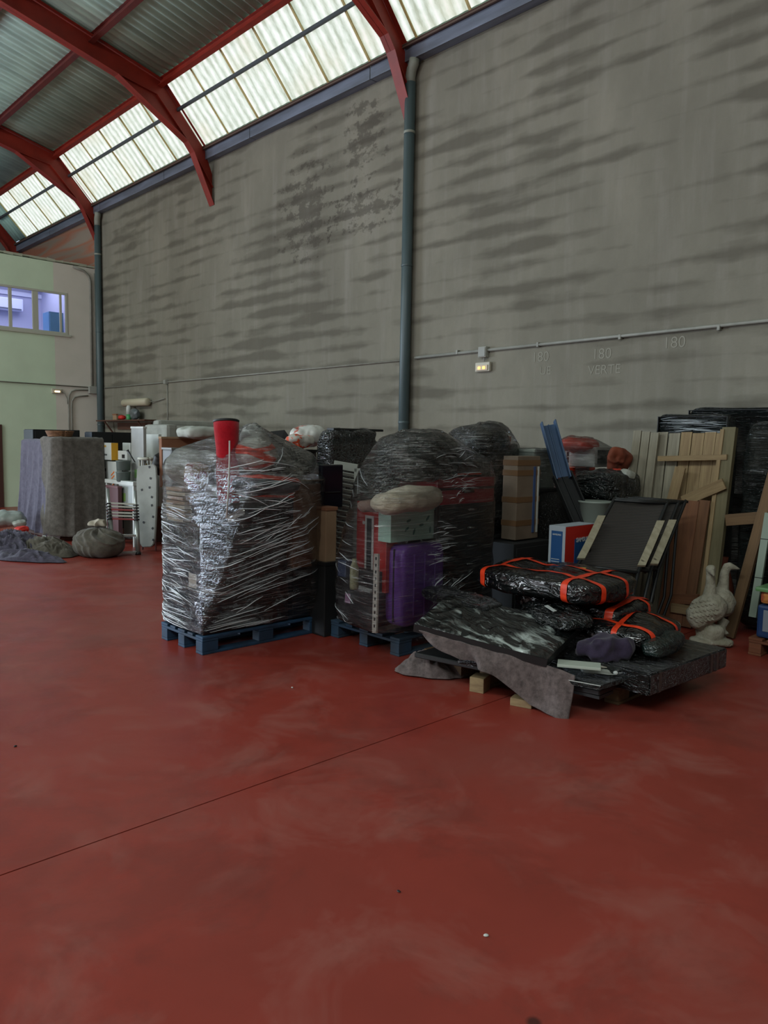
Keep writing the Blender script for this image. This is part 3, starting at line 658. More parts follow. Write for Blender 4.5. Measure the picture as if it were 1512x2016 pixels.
MRED = cloth('red_fabric', 'a01622', '8c0f1b', 30)
t = T('rolled_bag', 'upright red cylindrical bag with a dark rim sticking out of the wrapped load', 'bag', at(446, 990, 5.75))
c0 = at(450, 990, 5.78); c1 = at(446, 850, 5.80)
bm = BM(); tube(bm, [c0, c0.lerp(c1, .4), c0.lerp(c1, .75), c1, c1+(c1-c0)*.14], [.082, .088, .082, .093, .096], 24); O('body', bm, MRED, t, smooth=True)
bm = BM(); e1 = c1+(c1-c0)*.13; tube(bm, [e1, e1+(c1-c0).normalized()*.015, e1+(c1-c0).normalized()*.02], [.097, .1, .09], 24); O('rim', bm, BLKM, t, smooth=True)
REDBAG = t
bm = BM(); a = at(452, 868, 5.62); tube(bm, [at(446, 1020, 5.57), at(450, 960, 5.56), at(452, 900, 5.58), a], .006, 6); single('cord', 'thin pale cord hanging in front of the red cylindrical bag', 'cord', bm, mat('cord_pale', 'a8a29a', .6), smooth=True)
W_OR = lambda c, s, w_=.05: [('stripe', c, (0, .25, 1), w_, ORT)]
c = at(505, 895, 5.85); L1.append(bag('bag', 'soft white package with wide orange bands beside the red cylindrical bag', 'bag', c, (.14, .15, .125), mat('white_plastic', 'bdbfb8', .35, 'a4a69f', 3), k=2.3, seed=6, ridge=.01,
    parts=(('stripe', c+Vector((0, 0, .06)), (.1, -.2, 1), .035, ORT), ('stripe', c+Vector((0, 0, -.005)), (.1, .35, 1), .05, ORT), ('stripe', c+Vector((0, 0, -.08)), (0, -.3, 1), .03, ORT))))
c = at(527, 955, 5.72); L1.append(bag('cushion', 'grey cushion with an orange band between the white slab and the striped package', 'cushion', c, (.20, .24, .075), mat('slate_cushion', '59646a', .4, '48525a', 3), k=2.8, seed=7, ridge=.006, parts=(('stripe', c+Vector((0, 0, .055)), (0, .1, 1), .03, ORT),)))
t = T('slab', 'white slab with red-orange stripes lying across the left load', 'slab', (-5.24, 3.42, 1.19)); L1.append(t)
c = at(525, 990, 5.68)
O('body', bxm((-5.26, 3.46, 1.215), (.42, .66, .085), Matrix.Rotation(-.06, 3, 'X'), bev=.012), mat('white_plastic', 'bdbfb8', .35), t)
for dz in (.012, -.018): O('stripe', bxm((-5.047, 3.46, 1.215+dz), (.004, .64, .016), Matrix.Rotation(-.06, 3, 'X'), bev=0), ORT, t)
L1.append(bag('bag', 'black plastic sack on top of the brown carton of the left load', 'bag', (-5.28, 3.86, 1.43), (.19, .28, .12), BLK, k=2.4, seed=8, nz=.05))
L1.append(bag('bag', 'white and orange plastic bag behind the black sack of the left load', 'bag', at(500, 862, 6.1), (.1, .12, .085), mat('white_bag', 'c9ccc8', .4, 'b1b5b0', 5), k=2.0, seed=9, nz=.05))
FOLD_GLINT = NT('film_fold_glint'); FOLD_GLINT.b.inputs['Base Color'].default_value = lin('e6eef2'); FOLD_GLINT.b.inputs['Roughness'].default_value = .22; FOLD_GLINT.b.inputs['Specular IOR Level'].default_value = 1.0; FOLD_GLINT.b.inputs['Alpha'].default_value = .8; FOLD_GLINT = FOLD_GLINT.m
q_ = random.Random(5)
fz = wrap(verts_of(L1), .03, .014, seed=1, amp=.014)
F1 = tag(O('stretch_film', fz, FILM, smooth=True, solid=0), 'clear stretch film wound around the load on the bright blue pallet', 'film')
ln = []
for k in range(17): ln.append(((-4, 2.98+q_.uniform(0, .25), .40+.030*k+q_.uniform(-.006, .006)), (0, 1, 0), q_.uniform(.35, .8), q_.uniform(.10, .16)+.004*k, (-1, 0, 0)))
for k in range(30): ln.append(((-4, 2.95+q_.uniform(0, .6), q_.uniform(.16, 1.1)), (0, 1, 0), q_.uniform(.1, .4), q_.uniform(.0, .12), (-1, 0, 0)))
for k in range(10): ln.append(((-4, 2.96+q_.uniform(0, .1), .05+.022*k), (0, 1, 0), q_.uniform(.3, .9), q_.uniform(.02, .08), (-1, 0, 0)))
for k in range(60): ln.append(((-5.70+q_.uniform(0, .3), 2, q_.uniform(.06, 1.15)), (1, 0, 0), q_.uniform(.08, .35), q_.uniform(-.06, .04), (0, 1, 0)))
for k in range(90): ln.append(((-5.73+q_.uniform(0, .05), 2, q_.uniform(.05, 1.15)), (1, 0, 0), q_.uniform(.05, .12), q_.uniform(-.03, .02), (0, 1, 0)))  # dense short strands drawn in as the bright highlight down the left edge
for k in range(14): ln.append(((-5.70+q_.uniform(0, .05), 2, .04+.02*k), (1, 0, 0), q_.uniform(.3, .6), q_.uniform(-.03, .02), (0, 1, 0)))
for k in range(22): ln.append(((-4, 3.0+q_.uniform(0, .4), q_.uniform(1.1, 1.5)), (0, 1, 0), q_.uniform(.1, .4), q_.uniform(-.1, .12), (-1, 0, 0)))
folds_glints(F1, ln, FOLD_GLINT, (.0007, .0029), 3)
# film pulled from load one to the next
# ---------------------------------------------------------------- load two
L2 = []
MPUR = mat('purple_shell', '6f4699', .38, '623d8a', 2.5, bump=.1, bsc=60)
t = T('suitcase', 'purple hard-shell suitcase standing on the dark blue pallet', 'suitcase', (-4.25, 4.30, .145)); L2.append(t)
sc_, ss, sR = cbox(757, 796, 878, 1076, 1243, 5.72)
bm = BM(); blob(bm, sc_, (ss[0]/2, ss[1]/2, ss[2]/2), sR, 9, 0, 1, 0, 12); O('shell', bm, MPUR, t, smooth=True)
shl_ = t.children[0]
for q in (-.25, 0, .25): O('rib', bxm((sc_.x+ss[0]/2+.001, sc_.y+q*ss[1], sc_.z), (.012, .02, ss[2]*.78), bev=.005), MPUR, shl_)
O('zip', bxm((sc_.x, sc_.y-ss[1]/2-.001, sc_.z), (.012, .008, ss[2]*.9), bev=.002), BLKM, t)
bm = BM(); tube(bm, [(sc_.x-.02, sc_.y-.09, sc_.z+ss[2]/2-.005), (sc_.x-.02, sc_.y-.07, sc_.z+ss[2]/2+.025), (sc_.x-.02, sc_.y+.07, sc_.z+ss[2]/2+.025), (sc_.x-.02, sc_.y+.09, sc_.z+ss[2]/2-.005)], .01, 8); O('handle', bm, mat('white_tag', 'd4d4d4', .4), t, smooth=True, label='white wrapped handle')
mint = mat('mint_card', 'a9cdbd', .6, 'a0c4b4', 3); t = T('box', 'mint green gift box with leaf drawings on top of the purple suitcase', 'box', (-4.3, 4.35, .9)); L2.append(t)
mc, ms, mR = cbox(745, 770, 876, 1008, 1070, 5.70)
O('body', bxm(mc, ms, mR), mint, t); O('lid', bxm(mc+Vector((0, 0, ms[2]/2+.004)), (ms[0]+.02, ms[1]+.03, .02), mR), mint, t)
leaf = mat('leaf_print', '4f7a72', .7)
for yy, zz, rr in ((-.11, .05, .3), (-.05, -.06, 1.2), (.10, .06, .8), (.03, .0, .1), (.13, -.055, 1.5), (-.13, -.03, .6)):
    bm = BM(); lathe(bm, (0, 0, 0), [(.002, 0), (.018, .0004), (.002, .0008)], 10); bm.transform(Matrix.Diagonal((1.5, .6, 1, 1)))
    O('leaf_print', bm, leaf, t, M=facing((mc.x+ms[0]/2+.0007, mc.y+yy, mc.z+zz*.8), (1, 0, 0), rr))
c = at(800, 985, 5.62); crm = mat('cream_cushion', 'd0c6b2', .6, 'c0b6a1', 4, bump=.5, bsc=10, bdist=.03)
L2.append(bag('cushion', 'long cream rolled cushion lying above the mint box', 'cushion', c, (.17, .29, .085), crm, R=Matrix.Rotation(.09, 3, 'X'), k=2.6, seed=11, nz=.035))
L2.append(bag('cushion', 'small pinkish rolled cushion under the left end of the cream one', 'cushion', at(732, 995, 5.75), (.09, .12, .055), mat('pink_cushion', 'a58a7d', .7, '967a6e', 5), k=2.4, seed=12))
red = mat('glossy_red_card', 'b3201c', .3, 'a01814', 3)
t = T('carton', 'narrow red carton picturing a black speaker bar, standing left of the mint box', 'carton', (-4.7, 4.2, .45)); L2.append(t)
rc, rs, rR = cbox(703, 762, 790, 992, 1172, 5.78, yaw=0.0, ly=.12)
O('body', bxm(rc, rs, rR), red, t); fy = rc.y-rs[1]/2-.002
O('printed_panel', bxm((rc.x-.02, fy, rc.z-.03), (.10, .003, rs[2]*.78), bev=0), mat('print_white', 'bfbdb8', .4), t)
O('printed_panel', bxm((rc.x-.02, fy-.002, rc.z-.01), (.055, .003, rs[2]*.66), bev=0), mat('print_black', '17181c', .3), t)
bm = BM(); lathe(bm, (0, 0, 0), [(.014, 0), (.014, .002)], 14); O('printed_disc', bm, mat('print_white', 'bfbdb8', .4), t, M=facing((rc.x-.085, fy-.001, rc.z+.18), (0, -1, 0)))
t = T('carton', 'dull red carton squeezed between the red speaker carton and the suitcase', 'carton', (-4.55, 4.5, .5)); L2.append(t)
c, s, R = cbox(735, 768, 800, 1015, 1110, 5.95, ly=.3); O('body', bxm(c, s, R), mat('dull_red', '5f1f1c', .5, '4e1815', 3), t); O('tape', bxm(c+Vector((0, -s[1]/2-.001, 0)), (.03, .003, s[2])), mat('tape_brown', '6e4a30', .4), t)
t = T('profile', 'white perforated upright strip standing in front of the red carton', 'strip', at(740, 1245, 5.68)); L2.append(t)
a = at(742, 1090, 5.70); b = at(738, 1246, 5.66); plank('strip_body', a, b, .045, .02, mat('strip_white', 'b5b0a6', .5), t, side=(1, 0, 0))
for k in range(11):
    q = a.lerp(b, .06+k*.085); O('slot', bxm(q+Vector((.004, -.0105, 0)), (.014, .004, .022), bev=0), BLKM, t)
t = T('box', 'low dark box with a pink sticker at the left foot of the suitcase load', 'box', (-4.75, 4.2, .145)); L2.append(t)
c, s, R = cbox(666, 737, 760, 1128, 1240, 5.80, ly=.4); O('body', bxm(c, s, R), mat('dark_box', '17171a', .4), t)
O('sticker', bxm((onx(0, 0, -1).x*0+c.x-.09, c.y-s[1]/2-.002, c.z-.03), (.06, .003, .075), bev=0), mat('pink_paper', 'a4799a', .7), t, label='pink paper sticker')
O('lid_rim', bxm((c.x, c.y-s[1]/2, c.z+s[2]/2-.02), (s[0], .012, .03), bev=.003), BLKM, t)
bm = BM(); lathe(bm, at(697, 1160, 5.84), [(.03, 0), (.034, .02), (.034, .17), (.018, .21), (.018, .235)], 16); t = single('bottle', 'cream plastic bottle on the low dark box', 'bottle', bm, mat('cream_plastic2', '9b9a78', .4), smooth=True); L2.append(t)
bm = bxm(at(682, 1118, 5.92), (.1, .1, .13), bev=.01); L2.append(single('tin', 'small dark blue tin on the low dark box', 'tin', bm, mat('blue_tin', '1e2f52', .4)))
bm = bxm(at(719, 1160, 5.72), (.13, .02, .03), Matrix.Rotation(.1, 3, 'Y')); L2.append(single('paper_tray', 'narrow grey tray edge under the red speaker carton', 'tray', bm, GRY))
# chest of drawers (red top drawer, black drawers)
t = T('drawer_chest', 'metal drawer chest, red above and black below, right of the mint box', 'drawer chest', (-4.3, 4.9, .145)); L2.append(t)
dc, dsz, dR = cbox(850, 862, 974, 942, 996, 5.98, lx=.42)
z0 = .15; xf = dc.x+dsz[0]/2
O('carcass', bxm((dc.x, dc.y, (dc.z-dsz[2]/2+z0)/2), (dsz[0], dsz[1], dc.z-dsz[2]/2-z0), bev=.006), mat('black_metal', '15181a', .35, '1d2022', 3), t)
ru_ = O('red_unit', bxm(dc, (dsz[0], dsz[1], dsz[2]), bev=.01), mat('red_metal', 'c02a3a', .35, 'b02232', 3), t, label='red metal drawer unit')
O('band', bxm((xf+.002, dc.y, dc.z+.02), (.004, dsz[1]*.98, .02), bev=0), mat('band_grey', '4c2a30', .4), t)
HND = mat('chrome', '9aa0a0', .25, metal=.9)
def handle(z, y0):
    bm = BM(); tube(bm, [(xf, y0-.06, z), (xf+.025, y0-.05, z-.004), (xf+.025, y0+.05, z-.004), (xf, y0+.06, z)], .013, 8); return bm
O('handle', handle(dc.z, dc.y), HND, ru_, smooth=True)
for k in range(4):
    zz = dc.z-dsz[2]/2-.075-k*.15; dw_ = O('drawer', bxm((xf+.004, dc.y, zz), (.016, dsz[1]*.94, .13), bev=.004), mat('black_metal2', '1b1f21', .3), t)
    O('handle', handle(zz+.03, dc.y+.06), HND, dw_, smooth=True)
t = T('box', 'black case lying on the red drawer unit', 'case', (-4.3, 4.9, 1.35)); L2.append(t)
c, s, R = cbox(840, 858, 968, 905, 940, 6.0, lx=.4); O('body', bxm(c, s, R, .02), BLK, t); O('trim_strip', bxm((c.x+s[0]/2, c.y-.03, c.z-s[2]/2+.02), (.006, s[1]*.7, .012), bev=0), ORT, t, label='thin orange strip')
c = at(825, 900, 5.95); L2.append(bag('bag', 'big black plastic sack crowning the suitcase load', 'bag', c, (.27, .33, .19), BLK2, k=2.5, seed=14, nz=.06, ridge=.02, res=26))
c = at(745, 945, 6.15); L2.append(bag('bag', 'dark plastic sack at the upper left of the suitcase load', 'bag', c, (.15, .18, .13), BLK2, k=2.3, seed=15, nz=.05))
pts2 = verts_of(L2); fz = wrap(pts2, .04, .016, seed=2, amp=.012)
F2 = tag(O('stretch_film', fz, FILM2, smooth=True), 'clear stretch film domed over the purple suitcase load', 'film'); ln = []
for k in range(22): ln.append(((-3.5, 4.12+q_.uniform(0, .15), .72+.016*k+q_.uniform(-.01, .01)), (0, 1, 0), q_.uniform(.05, .25), q_.uniform(-.02, .03), (-1, 0, 0)))
for k in range(22): ln.append(((-3.5, 4.2+q_.uniform(0, .3), .25+.014*k), (0, 1, 0), q_.uniform(.08, .3), q_.uniform(.02, .12), (-1, 0, 0)))
for k in range(30): ln.append(((-3.5, 4.15+q_.uniform(0, .45), q_.uniform(1.3, 1.62)), (0, 1, 0), q_.uniform(.08, .35), q_.uniform(-.05, .05), (-1, 0, 0)))
for k in range(16): ln.append(((-3.5, 4.3+q_.uniform(0, .25), 1.18+.014*k), (0, 1, 0), q_.uniform(.04, .12), q_.uniform(.0, .05), (-1, 0, 0)))
for k in range(30): ln.append(((-4.85+q_.uniform(0, .5), 3, q_.uniform(.08, 1.5)), (1, 0, 0), q_.uniform(.08, .3), q_.uniform(-.14, .04), (0, 1, 0)))
folds_glints(F2, ln, FOLD_GLINT, (.0007, .0018), 4)
# ---------------------------------------------------------------- low pile in front
t0 = []
pw0 = flr(935, 1362)
for lab, x0, y0 in (('plain wooden pallet under the left end of the low black pile', -3.75, 4.0), ('plain wooden pallet under the right end of the low black pile', -3.0, 4.35)):
    pallet(lab, x0, y0, .62, .95, wood('old_pallet', '6a5236', '4a3824'))
# dark boards and table parts lying flat
t = T('table_top', 'large black table top lying flat under the draped grey blanket', 'table top', (-3.2, 4.5, .15))
def slab(pa, pb, pc, z, th, bev=.006):
    """slab from three floor-plan corners: near-left, near-right, far-right"""
    a, b, c = [Vector((p[0], p[1], 0)) for p in (pa, pb, pc)]; X = (b-a); Y = (c-b); d = a+Y
    bm = BM(); prism(bm, [Vector((p.x, p.y, z)) for p in (a, b, c, d)], (0, 0, th))
    if bev: bmesh.ops.bevel(bm, geom=bm.edges[:], offset=bev, segments=1, affect='EDGES')
    return bm
A0 = flr(815, 1290, .16); B0 = flr(1180, 1366, .16); C0 = flr(1268, 1330, .16)
O('board', slab(A0, B0, C0+(C0-B0)*1.0, .145, .035), BLKM, t); O('underside_batten', slab(A0+Vector((0, .1, 0)), B0, B0+(C0-B0)*.3, .125, .019, 0), BLKM, t)
e0 = flr(1278, 1372, .155); e1 = flr(1430, 1314, .155)
dv = (e1-e0).normalized(); lf = Vector((-dv.y, dv.x, 0))
t = T('long_case', 'long black film-covered case sticking out at the right of the low pile', 'case', e0)
bm = BM(); P_ = [e0, e1, e1+lf*.62, e0+lf*.62]; prism(bm, [Vector((p.x, p.y, .155)) for p in P_], (0, 0, .135)); bmesh.ops.bevel(bm, geom=bm.edges[:], offset=.008, segments=2, affect='EDGES')
for q in (.12, .78, .86):
    O('tape_band', band(bm, e0.lerp(e1, q), dv, .03, .003), mat('dull_tape', '3c3e3c', .3), t)
O('body', bm, BLK, t)
t = T('table_top', 'second black board with a pale edge jutting out below the papers', 'board', flr(1180, 1340, .22))
a_, b_, c_ = flr(900, 1300, .22), flr(1182, 1352, .22), flr(1266, 1326, .22)
O('board', slab(a_, b_, c_+(c_-b_)*1.2, .195, .03), BLK, t); O('edge_trim', slab(b_+(a_-b_)*.35, b_, b_+(c_-b_)*.012, .222, .004, 0), WHT, t)
# tilted glossy black package
t = T('flat_package', 'large flat package in glossy black film, tilted at the front of the low pile', 'package', flr(950, 1270, .3))
q0, q1 = at(815, 1228, 4.98), at(1078, 1298, 4.68); q2, q3 = at(1150, 1225, 5.15), at(882, 1172, 5.42)
nrm = (q1-q0).cross(q3-q0).normalized(); nrm = nrm if nrm.z > 0 else -nrm
def PQ(u, v, h=0.0): return q0.lerp(q1, u).lerp(q3.lerp(q2, u), v)+nrm*h
def wr(p): return .006*noise.noise(Vector((p.x*6, p.y*6, 1)))+.010*(1-abs(noise.noise(Vector((p.x*3+p.y*7, p.y*4-p.x*9, 3.3))))*2)**3
bm = sheet(lambda u, v: PQ(u, v, 0 if (u in (0, 1) or v in (0, 1)) else wr(PQ(u, v))), 110, 60)
TH = -nrm*.055; bd = BM()
prism(bd, [PQ(0, 0), PQ(1, 0), PQ(1, 1), PQ(0, 1)], TH); bd.faces.ensure_lookup_table()
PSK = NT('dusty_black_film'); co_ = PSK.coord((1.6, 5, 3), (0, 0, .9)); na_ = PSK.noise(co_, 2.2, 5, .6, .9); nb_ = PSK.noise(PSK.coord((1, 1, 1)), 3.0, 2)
mk_ = PSK.math('MULTIPLY', PSK.ramp(na_, [(.52, 0.0), (.66, .9)]), PSK.ramp(nb_, [(.40, .1), (.58, 1.0)]))  # pale skylight reflections painted into the film colour as noise streaks
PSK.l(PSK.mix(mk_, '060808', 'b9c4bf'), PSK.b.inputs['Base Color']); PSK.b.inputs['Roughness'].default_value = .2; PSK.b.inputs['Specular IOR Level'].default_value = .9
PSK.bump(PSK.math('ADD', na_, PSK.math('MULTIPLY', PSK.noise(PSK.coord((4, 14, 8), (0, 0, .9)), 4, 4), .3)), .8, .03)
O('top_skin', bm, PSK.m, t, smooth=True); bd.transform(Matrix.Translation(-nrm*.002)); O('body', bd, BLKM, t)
for (px, py, an) in ((1083, 1203, .3), (1132, 1225, .9)):
    c = at(px, py, 5.10); O('tape_piece', bxm(c+nrm*.02, (.03, .09, .003), nrm.to_track_quat('Z', 'Y').to_matrix() @ rz(an), bev=0), mat('silver_tape', 'aeb6b4', .2), t, label='shiny silver tape')
bm = BM(); blob(bm, at(1095, 1208, 5.32), (.34, .2, .05), rz(-.75), 3, .03, 7, 21, 22, ridge=.02); single('wrapped_bundle', 'crinkled black film bundle lying behind the tilted package', 'bundle', bm, BLK2, smooth=True)
bm = BM(); blob(bm, at(905, 1180, 5.55), (.36, .16, .05), rz(-.2), 3, .03, 7, 22, 18, ridge=.015); single('wrapped_bundle', 'flat dark bundle with a loose orange tape end at the left of the low pile', 'bundle', bm, BLK, smooth=True)
bm = BM(); a = at(940, 1193, 5.42); tube(bm, [a+Vector((-.05, 0, 0)), a+Vector((0, .02, .03)), a+Vector((.07, .06, .02))], .012, 6); single('tape_end', 'curled loose orange tape end on the left dark bundle', 'tape', bm, ORT, smooth=True)
# black bundles tied with orange tape
def bundle(label, cpx, s, yaw, m, tapes, tilt=0.0, seed=0, k=5, extra=None, nz=.03):
    R = rz(yaw) @ Matrix.Rotation(tilt, 3, 'X'); bm = BM(); blob(bm, cpx, s, R, k, nz, 4, seed, 30, ridge=.008)
    t = T('wrapped_bundle', label, 'bundle', Vector(cpx)-Vector((0, 0, s[2]))); 
    tp = []
    for off, ax, wd in tapes:
        n_ = R @ Vector(ax).normalized(); tp.append(band(bm, Vector(cpx)+n_*off, n_, wd, .005))
    O('body', bm, m, t, smooth=True)
    for b in tp: O('orange_tape', b, ORT, t, smooth=True)
    return t
YB1 = math.atan2((flr(1240, 1150)-flr(1135, 1180)).y, (flr(1240, 1150)-flr(1135, 1180)).x)
c1_ = at(1092, 1142, 5.62)
t = bundle('thick black mattress bundle with orange tape, topmost of the low pile', c1_, (.53, .36, .085), YB1-1.62, black_wrap('bundle_black', '080909', '121415', .2, (.8, 1.6, 1.6), .55, .2), ((-.40, (1, 0, 0), .05), (.30, (1, 0, 0), .05), (.14, (.15, 1, 0), .042), (-.16, (.1, 1, 0), .042)), seed=31)
O('label_sticker', bxm(at(1146, 1121, 5.62)+Vector((0, 0, .008)), (.05, .07, .003), rz(.4), bev=0), mat('yellow_paper', 'd2a63c', .6), t, label='small yellow sticker')
t = bundle('black mattress bundle with orange tape, second from the top of the low pile', at(1150, 1185, 5.72), (.46, .33, .07), YB1-1.62, MC['bundle_black'], ((.36, (1, 0, 0), .05), (.1, (0, 1, 0), .045)), seed=32)
t = bundle('black bundle crossed with orange tape at the right of the low pile', at(1246, 1238, 5.28), (.27, .34, .085), YB1-1.55, MC['bundle_black'], ((-.02, (1, .1, 0), .036), (.1, (.1, 1, 0), .036), (-.22, (.1, 1, 0), .034)), seed=33, k=3.5)
bundle('dark green-black rolled sack lying at the right edge of the low pile', at(1306, 1268, 4.98), (.24, .085, .062), YB1+.05, black_wrap('green_black', '0f1817', '1b2a27', .1, (3, 3, 3), .6, .3), (), seed=34, k=3.2)
bundle('black sack filling the middle of the low pile', at(1130, 1232, 5.62), (.5, .42, .065), YB1-1.6, BLK, (), seed=35, k=4)
bag('bag', 'crumpled dark purple cloth bag in front of the orange-taped bundle', 'bag', at(1186, 1275, 4.9), (.17, .11, .08), cloth('plum_cloth', '3a3244', '2a2433', 12), R=rz(.7), k=2.2, seed=36, nz=.05, ridge=.03)
# papers and small things on the boards
single('folder', 'pale green and white folder lying below the tilted package', 'folder', bxm(at(1140, 1309, 4.72), (.26, .12, .018), rz(.55)), mat('folder_white', 'a9b2a6', .6))
single('paper_sheet', 'white sheet of card lying beside the folder', 'paper', bxm(at(1200, 1308, 4.85), (.25, .15, .006), rz(.75)), mat('paper_cream', 'a8a294', .8))
bm = BM(); blob(bm, at(1205, 1322, 4.80), (.18, .08, .014), rz(.6), 2.4, .02, 9, 37, 12, ridge=.012); single('paper_sheet', 'crumpled grey plastic sheet under the card', 'sheet', bm, PLG, smooth=True)
bm = BM(); tube(bm, [at(1210, 1325, 4.72), at(1258, 1318, 4.86)], .012, 10); single('rod', 'short white rod lying on the board edge', 'rod', bm, WHT, smooth=True)
single('tray', 'flat black tray behind the papers on the low pile', 'tray', bxm(at(1235, 1302, 4.98), (.3, .2, .02), rz(.75)), BLKM)
# draped blanket
def drape_pts():
    top = [(825, 1240), (900, 1262), (985, 1284), (1075, 1308), (1132, 1330)]
    bot = [(838, 1262), (915, 1300), (960, 1322), (1035, 1392), (1118, 1420)]
    return top, bot
tp, bt = drape_pts()
def cr(L, u):
    f = u*(len(L)-1); i = min(int(f), len(L)-2); f -= i; f = f*f*(3-2*f)*.5+f*.5; return (L[i][0]*(1-f)+L[i+1][0]*f, L[i][1]*(1-f)+L[i+1][1]*f)
def DP(u, v):
    a = cr(tp, u); b = cr(bt, u); d0 = 4.98-.36*u
    A = at(a[0], a[1], d0); B = at(b[0], b[1], d0-.01)
    p = A.lerp(B, v); q = noise.noise(Vector((p.x*3.2, p.y*3.2, v*1.1)))
    p += Vector((AZ[0]*0, -1, 0))*(.035*v*math.sin(u*17+q*3)+.03*v*q); p.z += .006*noise.noise(Vector((p.x*14, p.z*14, 5))); return p
single('moving_blanket', 'grey felt blanket draped over the front edge of the low pile', 'blanket', sheet(DP, 90, 30), cloth('felt_grey', '6f6462', '453e3d', 22), smooth=True, solid=.008)
bm = crumple(flr(838, 1330)+Vector((0, .05, 0)), .26, .13, .15, .55, 41)
single('moving_blanket', 'crumpled grey felt blanket bunched under the left corner of the low pile', 'blanket', bm, MC['felt_grey'], smooth=True)
single('wood_block', 'small wooden block standing on the floor under the blanket edge', 'block', bxm(flr(935, 1362)+Vector((0, .05, .05)), (.10, .12, .10), rz(.3)), PW)
single('wood_block', 'low piece of timber on the floor nearest the hanging blanket corner', 'block', bxm(flr(1020, 1392)+Vector((0, .05, .025)), (.14, .09, .05), rz(.3)), PW)
#%%REAR
# ---------------------------------------------------------------- rear: middle rows
def boxthing(name, label, cat, spec, m, lid=None, tape=None, panels=(), bev=.006, **k):
    c, s, R = cbox(*spec, **k); t = T(name, label, cat, (c.x, c.y, c.z-s[2]/2))
    O('body', bxm(c, s, R, bev), m, t)
    if lid: O('lid', bxm(c+Vector((0, 0, s[2]/2+.003)), (s[0]+.015, s[1]+.015, .03), R, .004), lid, t)
    if tape:
        O('tape', bxm(c+Vector((0, 0, s[2]*.05)), (s[0]+.006, .05, s[2]*.92+.02), R, 0), tape, t)
    for face, u, v, w_, h_, mm in panels:   # face 'x' (+x) or 'y' (-y); u, v in -.5..+.5; size as fractions
        if face == 'x': O('printed_panel', bxm(c+Vector((s[0]/2+.001, u*s[1], v*s[2])), (.004, w_*s[1], h_*s[2]), R, 0), mm, t)
        else: O('printed_panel', bxm(c+Vector((u*s[0], -s[1]/2-.001, v*s[2])), (w_*s[0], .004, h_*s[2]), R, 0), mm, t)
    return t, c, s
t, c, s = boxthing('wrapped_stack', 'tall stack wrapped in black film between the two front loads', 'wrapped stack', (622, 650, 748, 866, None, 7.7), BLK2, bev=.04)
O('top_bulge', blob(BM(), (c.x, c.y, c.z+s[2]/2+.02), (s[0]*.5, s[1]*.5, .09), None, 4, .03, 5, 51, 16, ridge=.02), BLK2, t, smooth=True)
O('lip', bxm((c.x, c.y+.1, c.z+s[2]/2+.11), (s[0]*.5, .7, .025), None, .008), BLKM, t)
# louvred shutter and black panel
t = T('shutter', 'pale grey louvred shutter door standing between the front loads', 'shutter', at(680, 1080, 6.9))
a, b = at(658, 914, 6.9), at(704, 922, 6.85); dn = Vector((0, 0, -a.z+.02)) if 0 else Vector((0, 0, -(at(658, 914, 6.9).z-.03))); GSH = mat('shutter_grey', '8d9088', .6, '7d8079', 4)
for q in (a, b): plank('stile', q, q+dn, .055, .03, GSH, t, side=(b-a))
for k in (0, 1): plank('rail', a+dn*k, b+dn*k, .07, .03, GSH, t, side=(0, 0, 1))
for k in range(26): q = a+dn*(.05+k*.0355); plank('slat', q, q+(b-a), .035, .006, GSH, t, side=Vector((.2, -.5, .6)), bev=0)
t, c, s = boxthing('panel_screen', 'black flat panel with rounded corners behind the brown carton', 'screen', (628, 634, 676, 915, 1002, 6.45), mat('screen_black', '14141c', .25), lx=.05, bev=.012)
O('back_rib', bxm((c.x+s[0]/2, c.y, c.z-.05), (.02, s[1]*.7, .01), None, .002), BLKM, t)
boxthing('carton', 'narrow upright tan carton between the black panel and the louvred shutter', 'carton', (636, 642, 663, 1003, 1112, 6.35), CARD2, lx=.12, lid=CARD)
boxthing('box', 'black box on the floor in the gap between the front pallets', 'box', (632, 640, 668, 1112, None, 6.35), BLKM, lx=.2, lid=mat('lid_black', '1b1d1f', .4))
# bags on the row behind load one
WPL = mat('white_plastic', 'bdbfb8', .35, 'a4a69f', 3)
bag('bag', 'white crumpled bag with red marks behind the wrapped black stack', 'bag', at(608, 858, 8.4), (.17, .22, .11), mat('white_red_bag', 'c2c4be', .4, 'a8574a', 9, lo=.56, hi=.6), k=2.2, seed=61, nz=.05)
bag('bag', 'orange and white net bag left of the wrapped black stack', 'bag', at(588, 868, 8.1), (.12, .16, .07), mat('orange_white', 'b6b3aa', .5, 'd0512c', 14, lo=.5, hi=.54), k=2.2, seed=62, nz=.04)
bag('cushion', 'pale grey rounded cushion right of the red cylindrical bag', 'cushion', at(480, 874, 8.25), (.13, .2, .14), mat('cushion_grey', '9c9f98', .8), k=2.5, seed=63, nz=.02)
bm = BM(); q = at(556, 864, 8.6); prism(bm, [q+Vector((-.1, -.15, -.30)), q+Vector((.12, .2, -.30)), q+Vector((-.02, -.05, .08)), q+Vector((-.12, -.17, .06))], (.1, .02, .02)); single('wrapped_board', 'dark triangular wrapped board end beside the orange striped package', 'board', bm, BLKM)
boxthing('wrapped_stack', 'low dark stack filling the row behind the bright blue pallet', 'wrapped stack', (470, 500, 625, 888, None, 7.9), BLK, lx=.6, bev=.03, lid=BLKM)
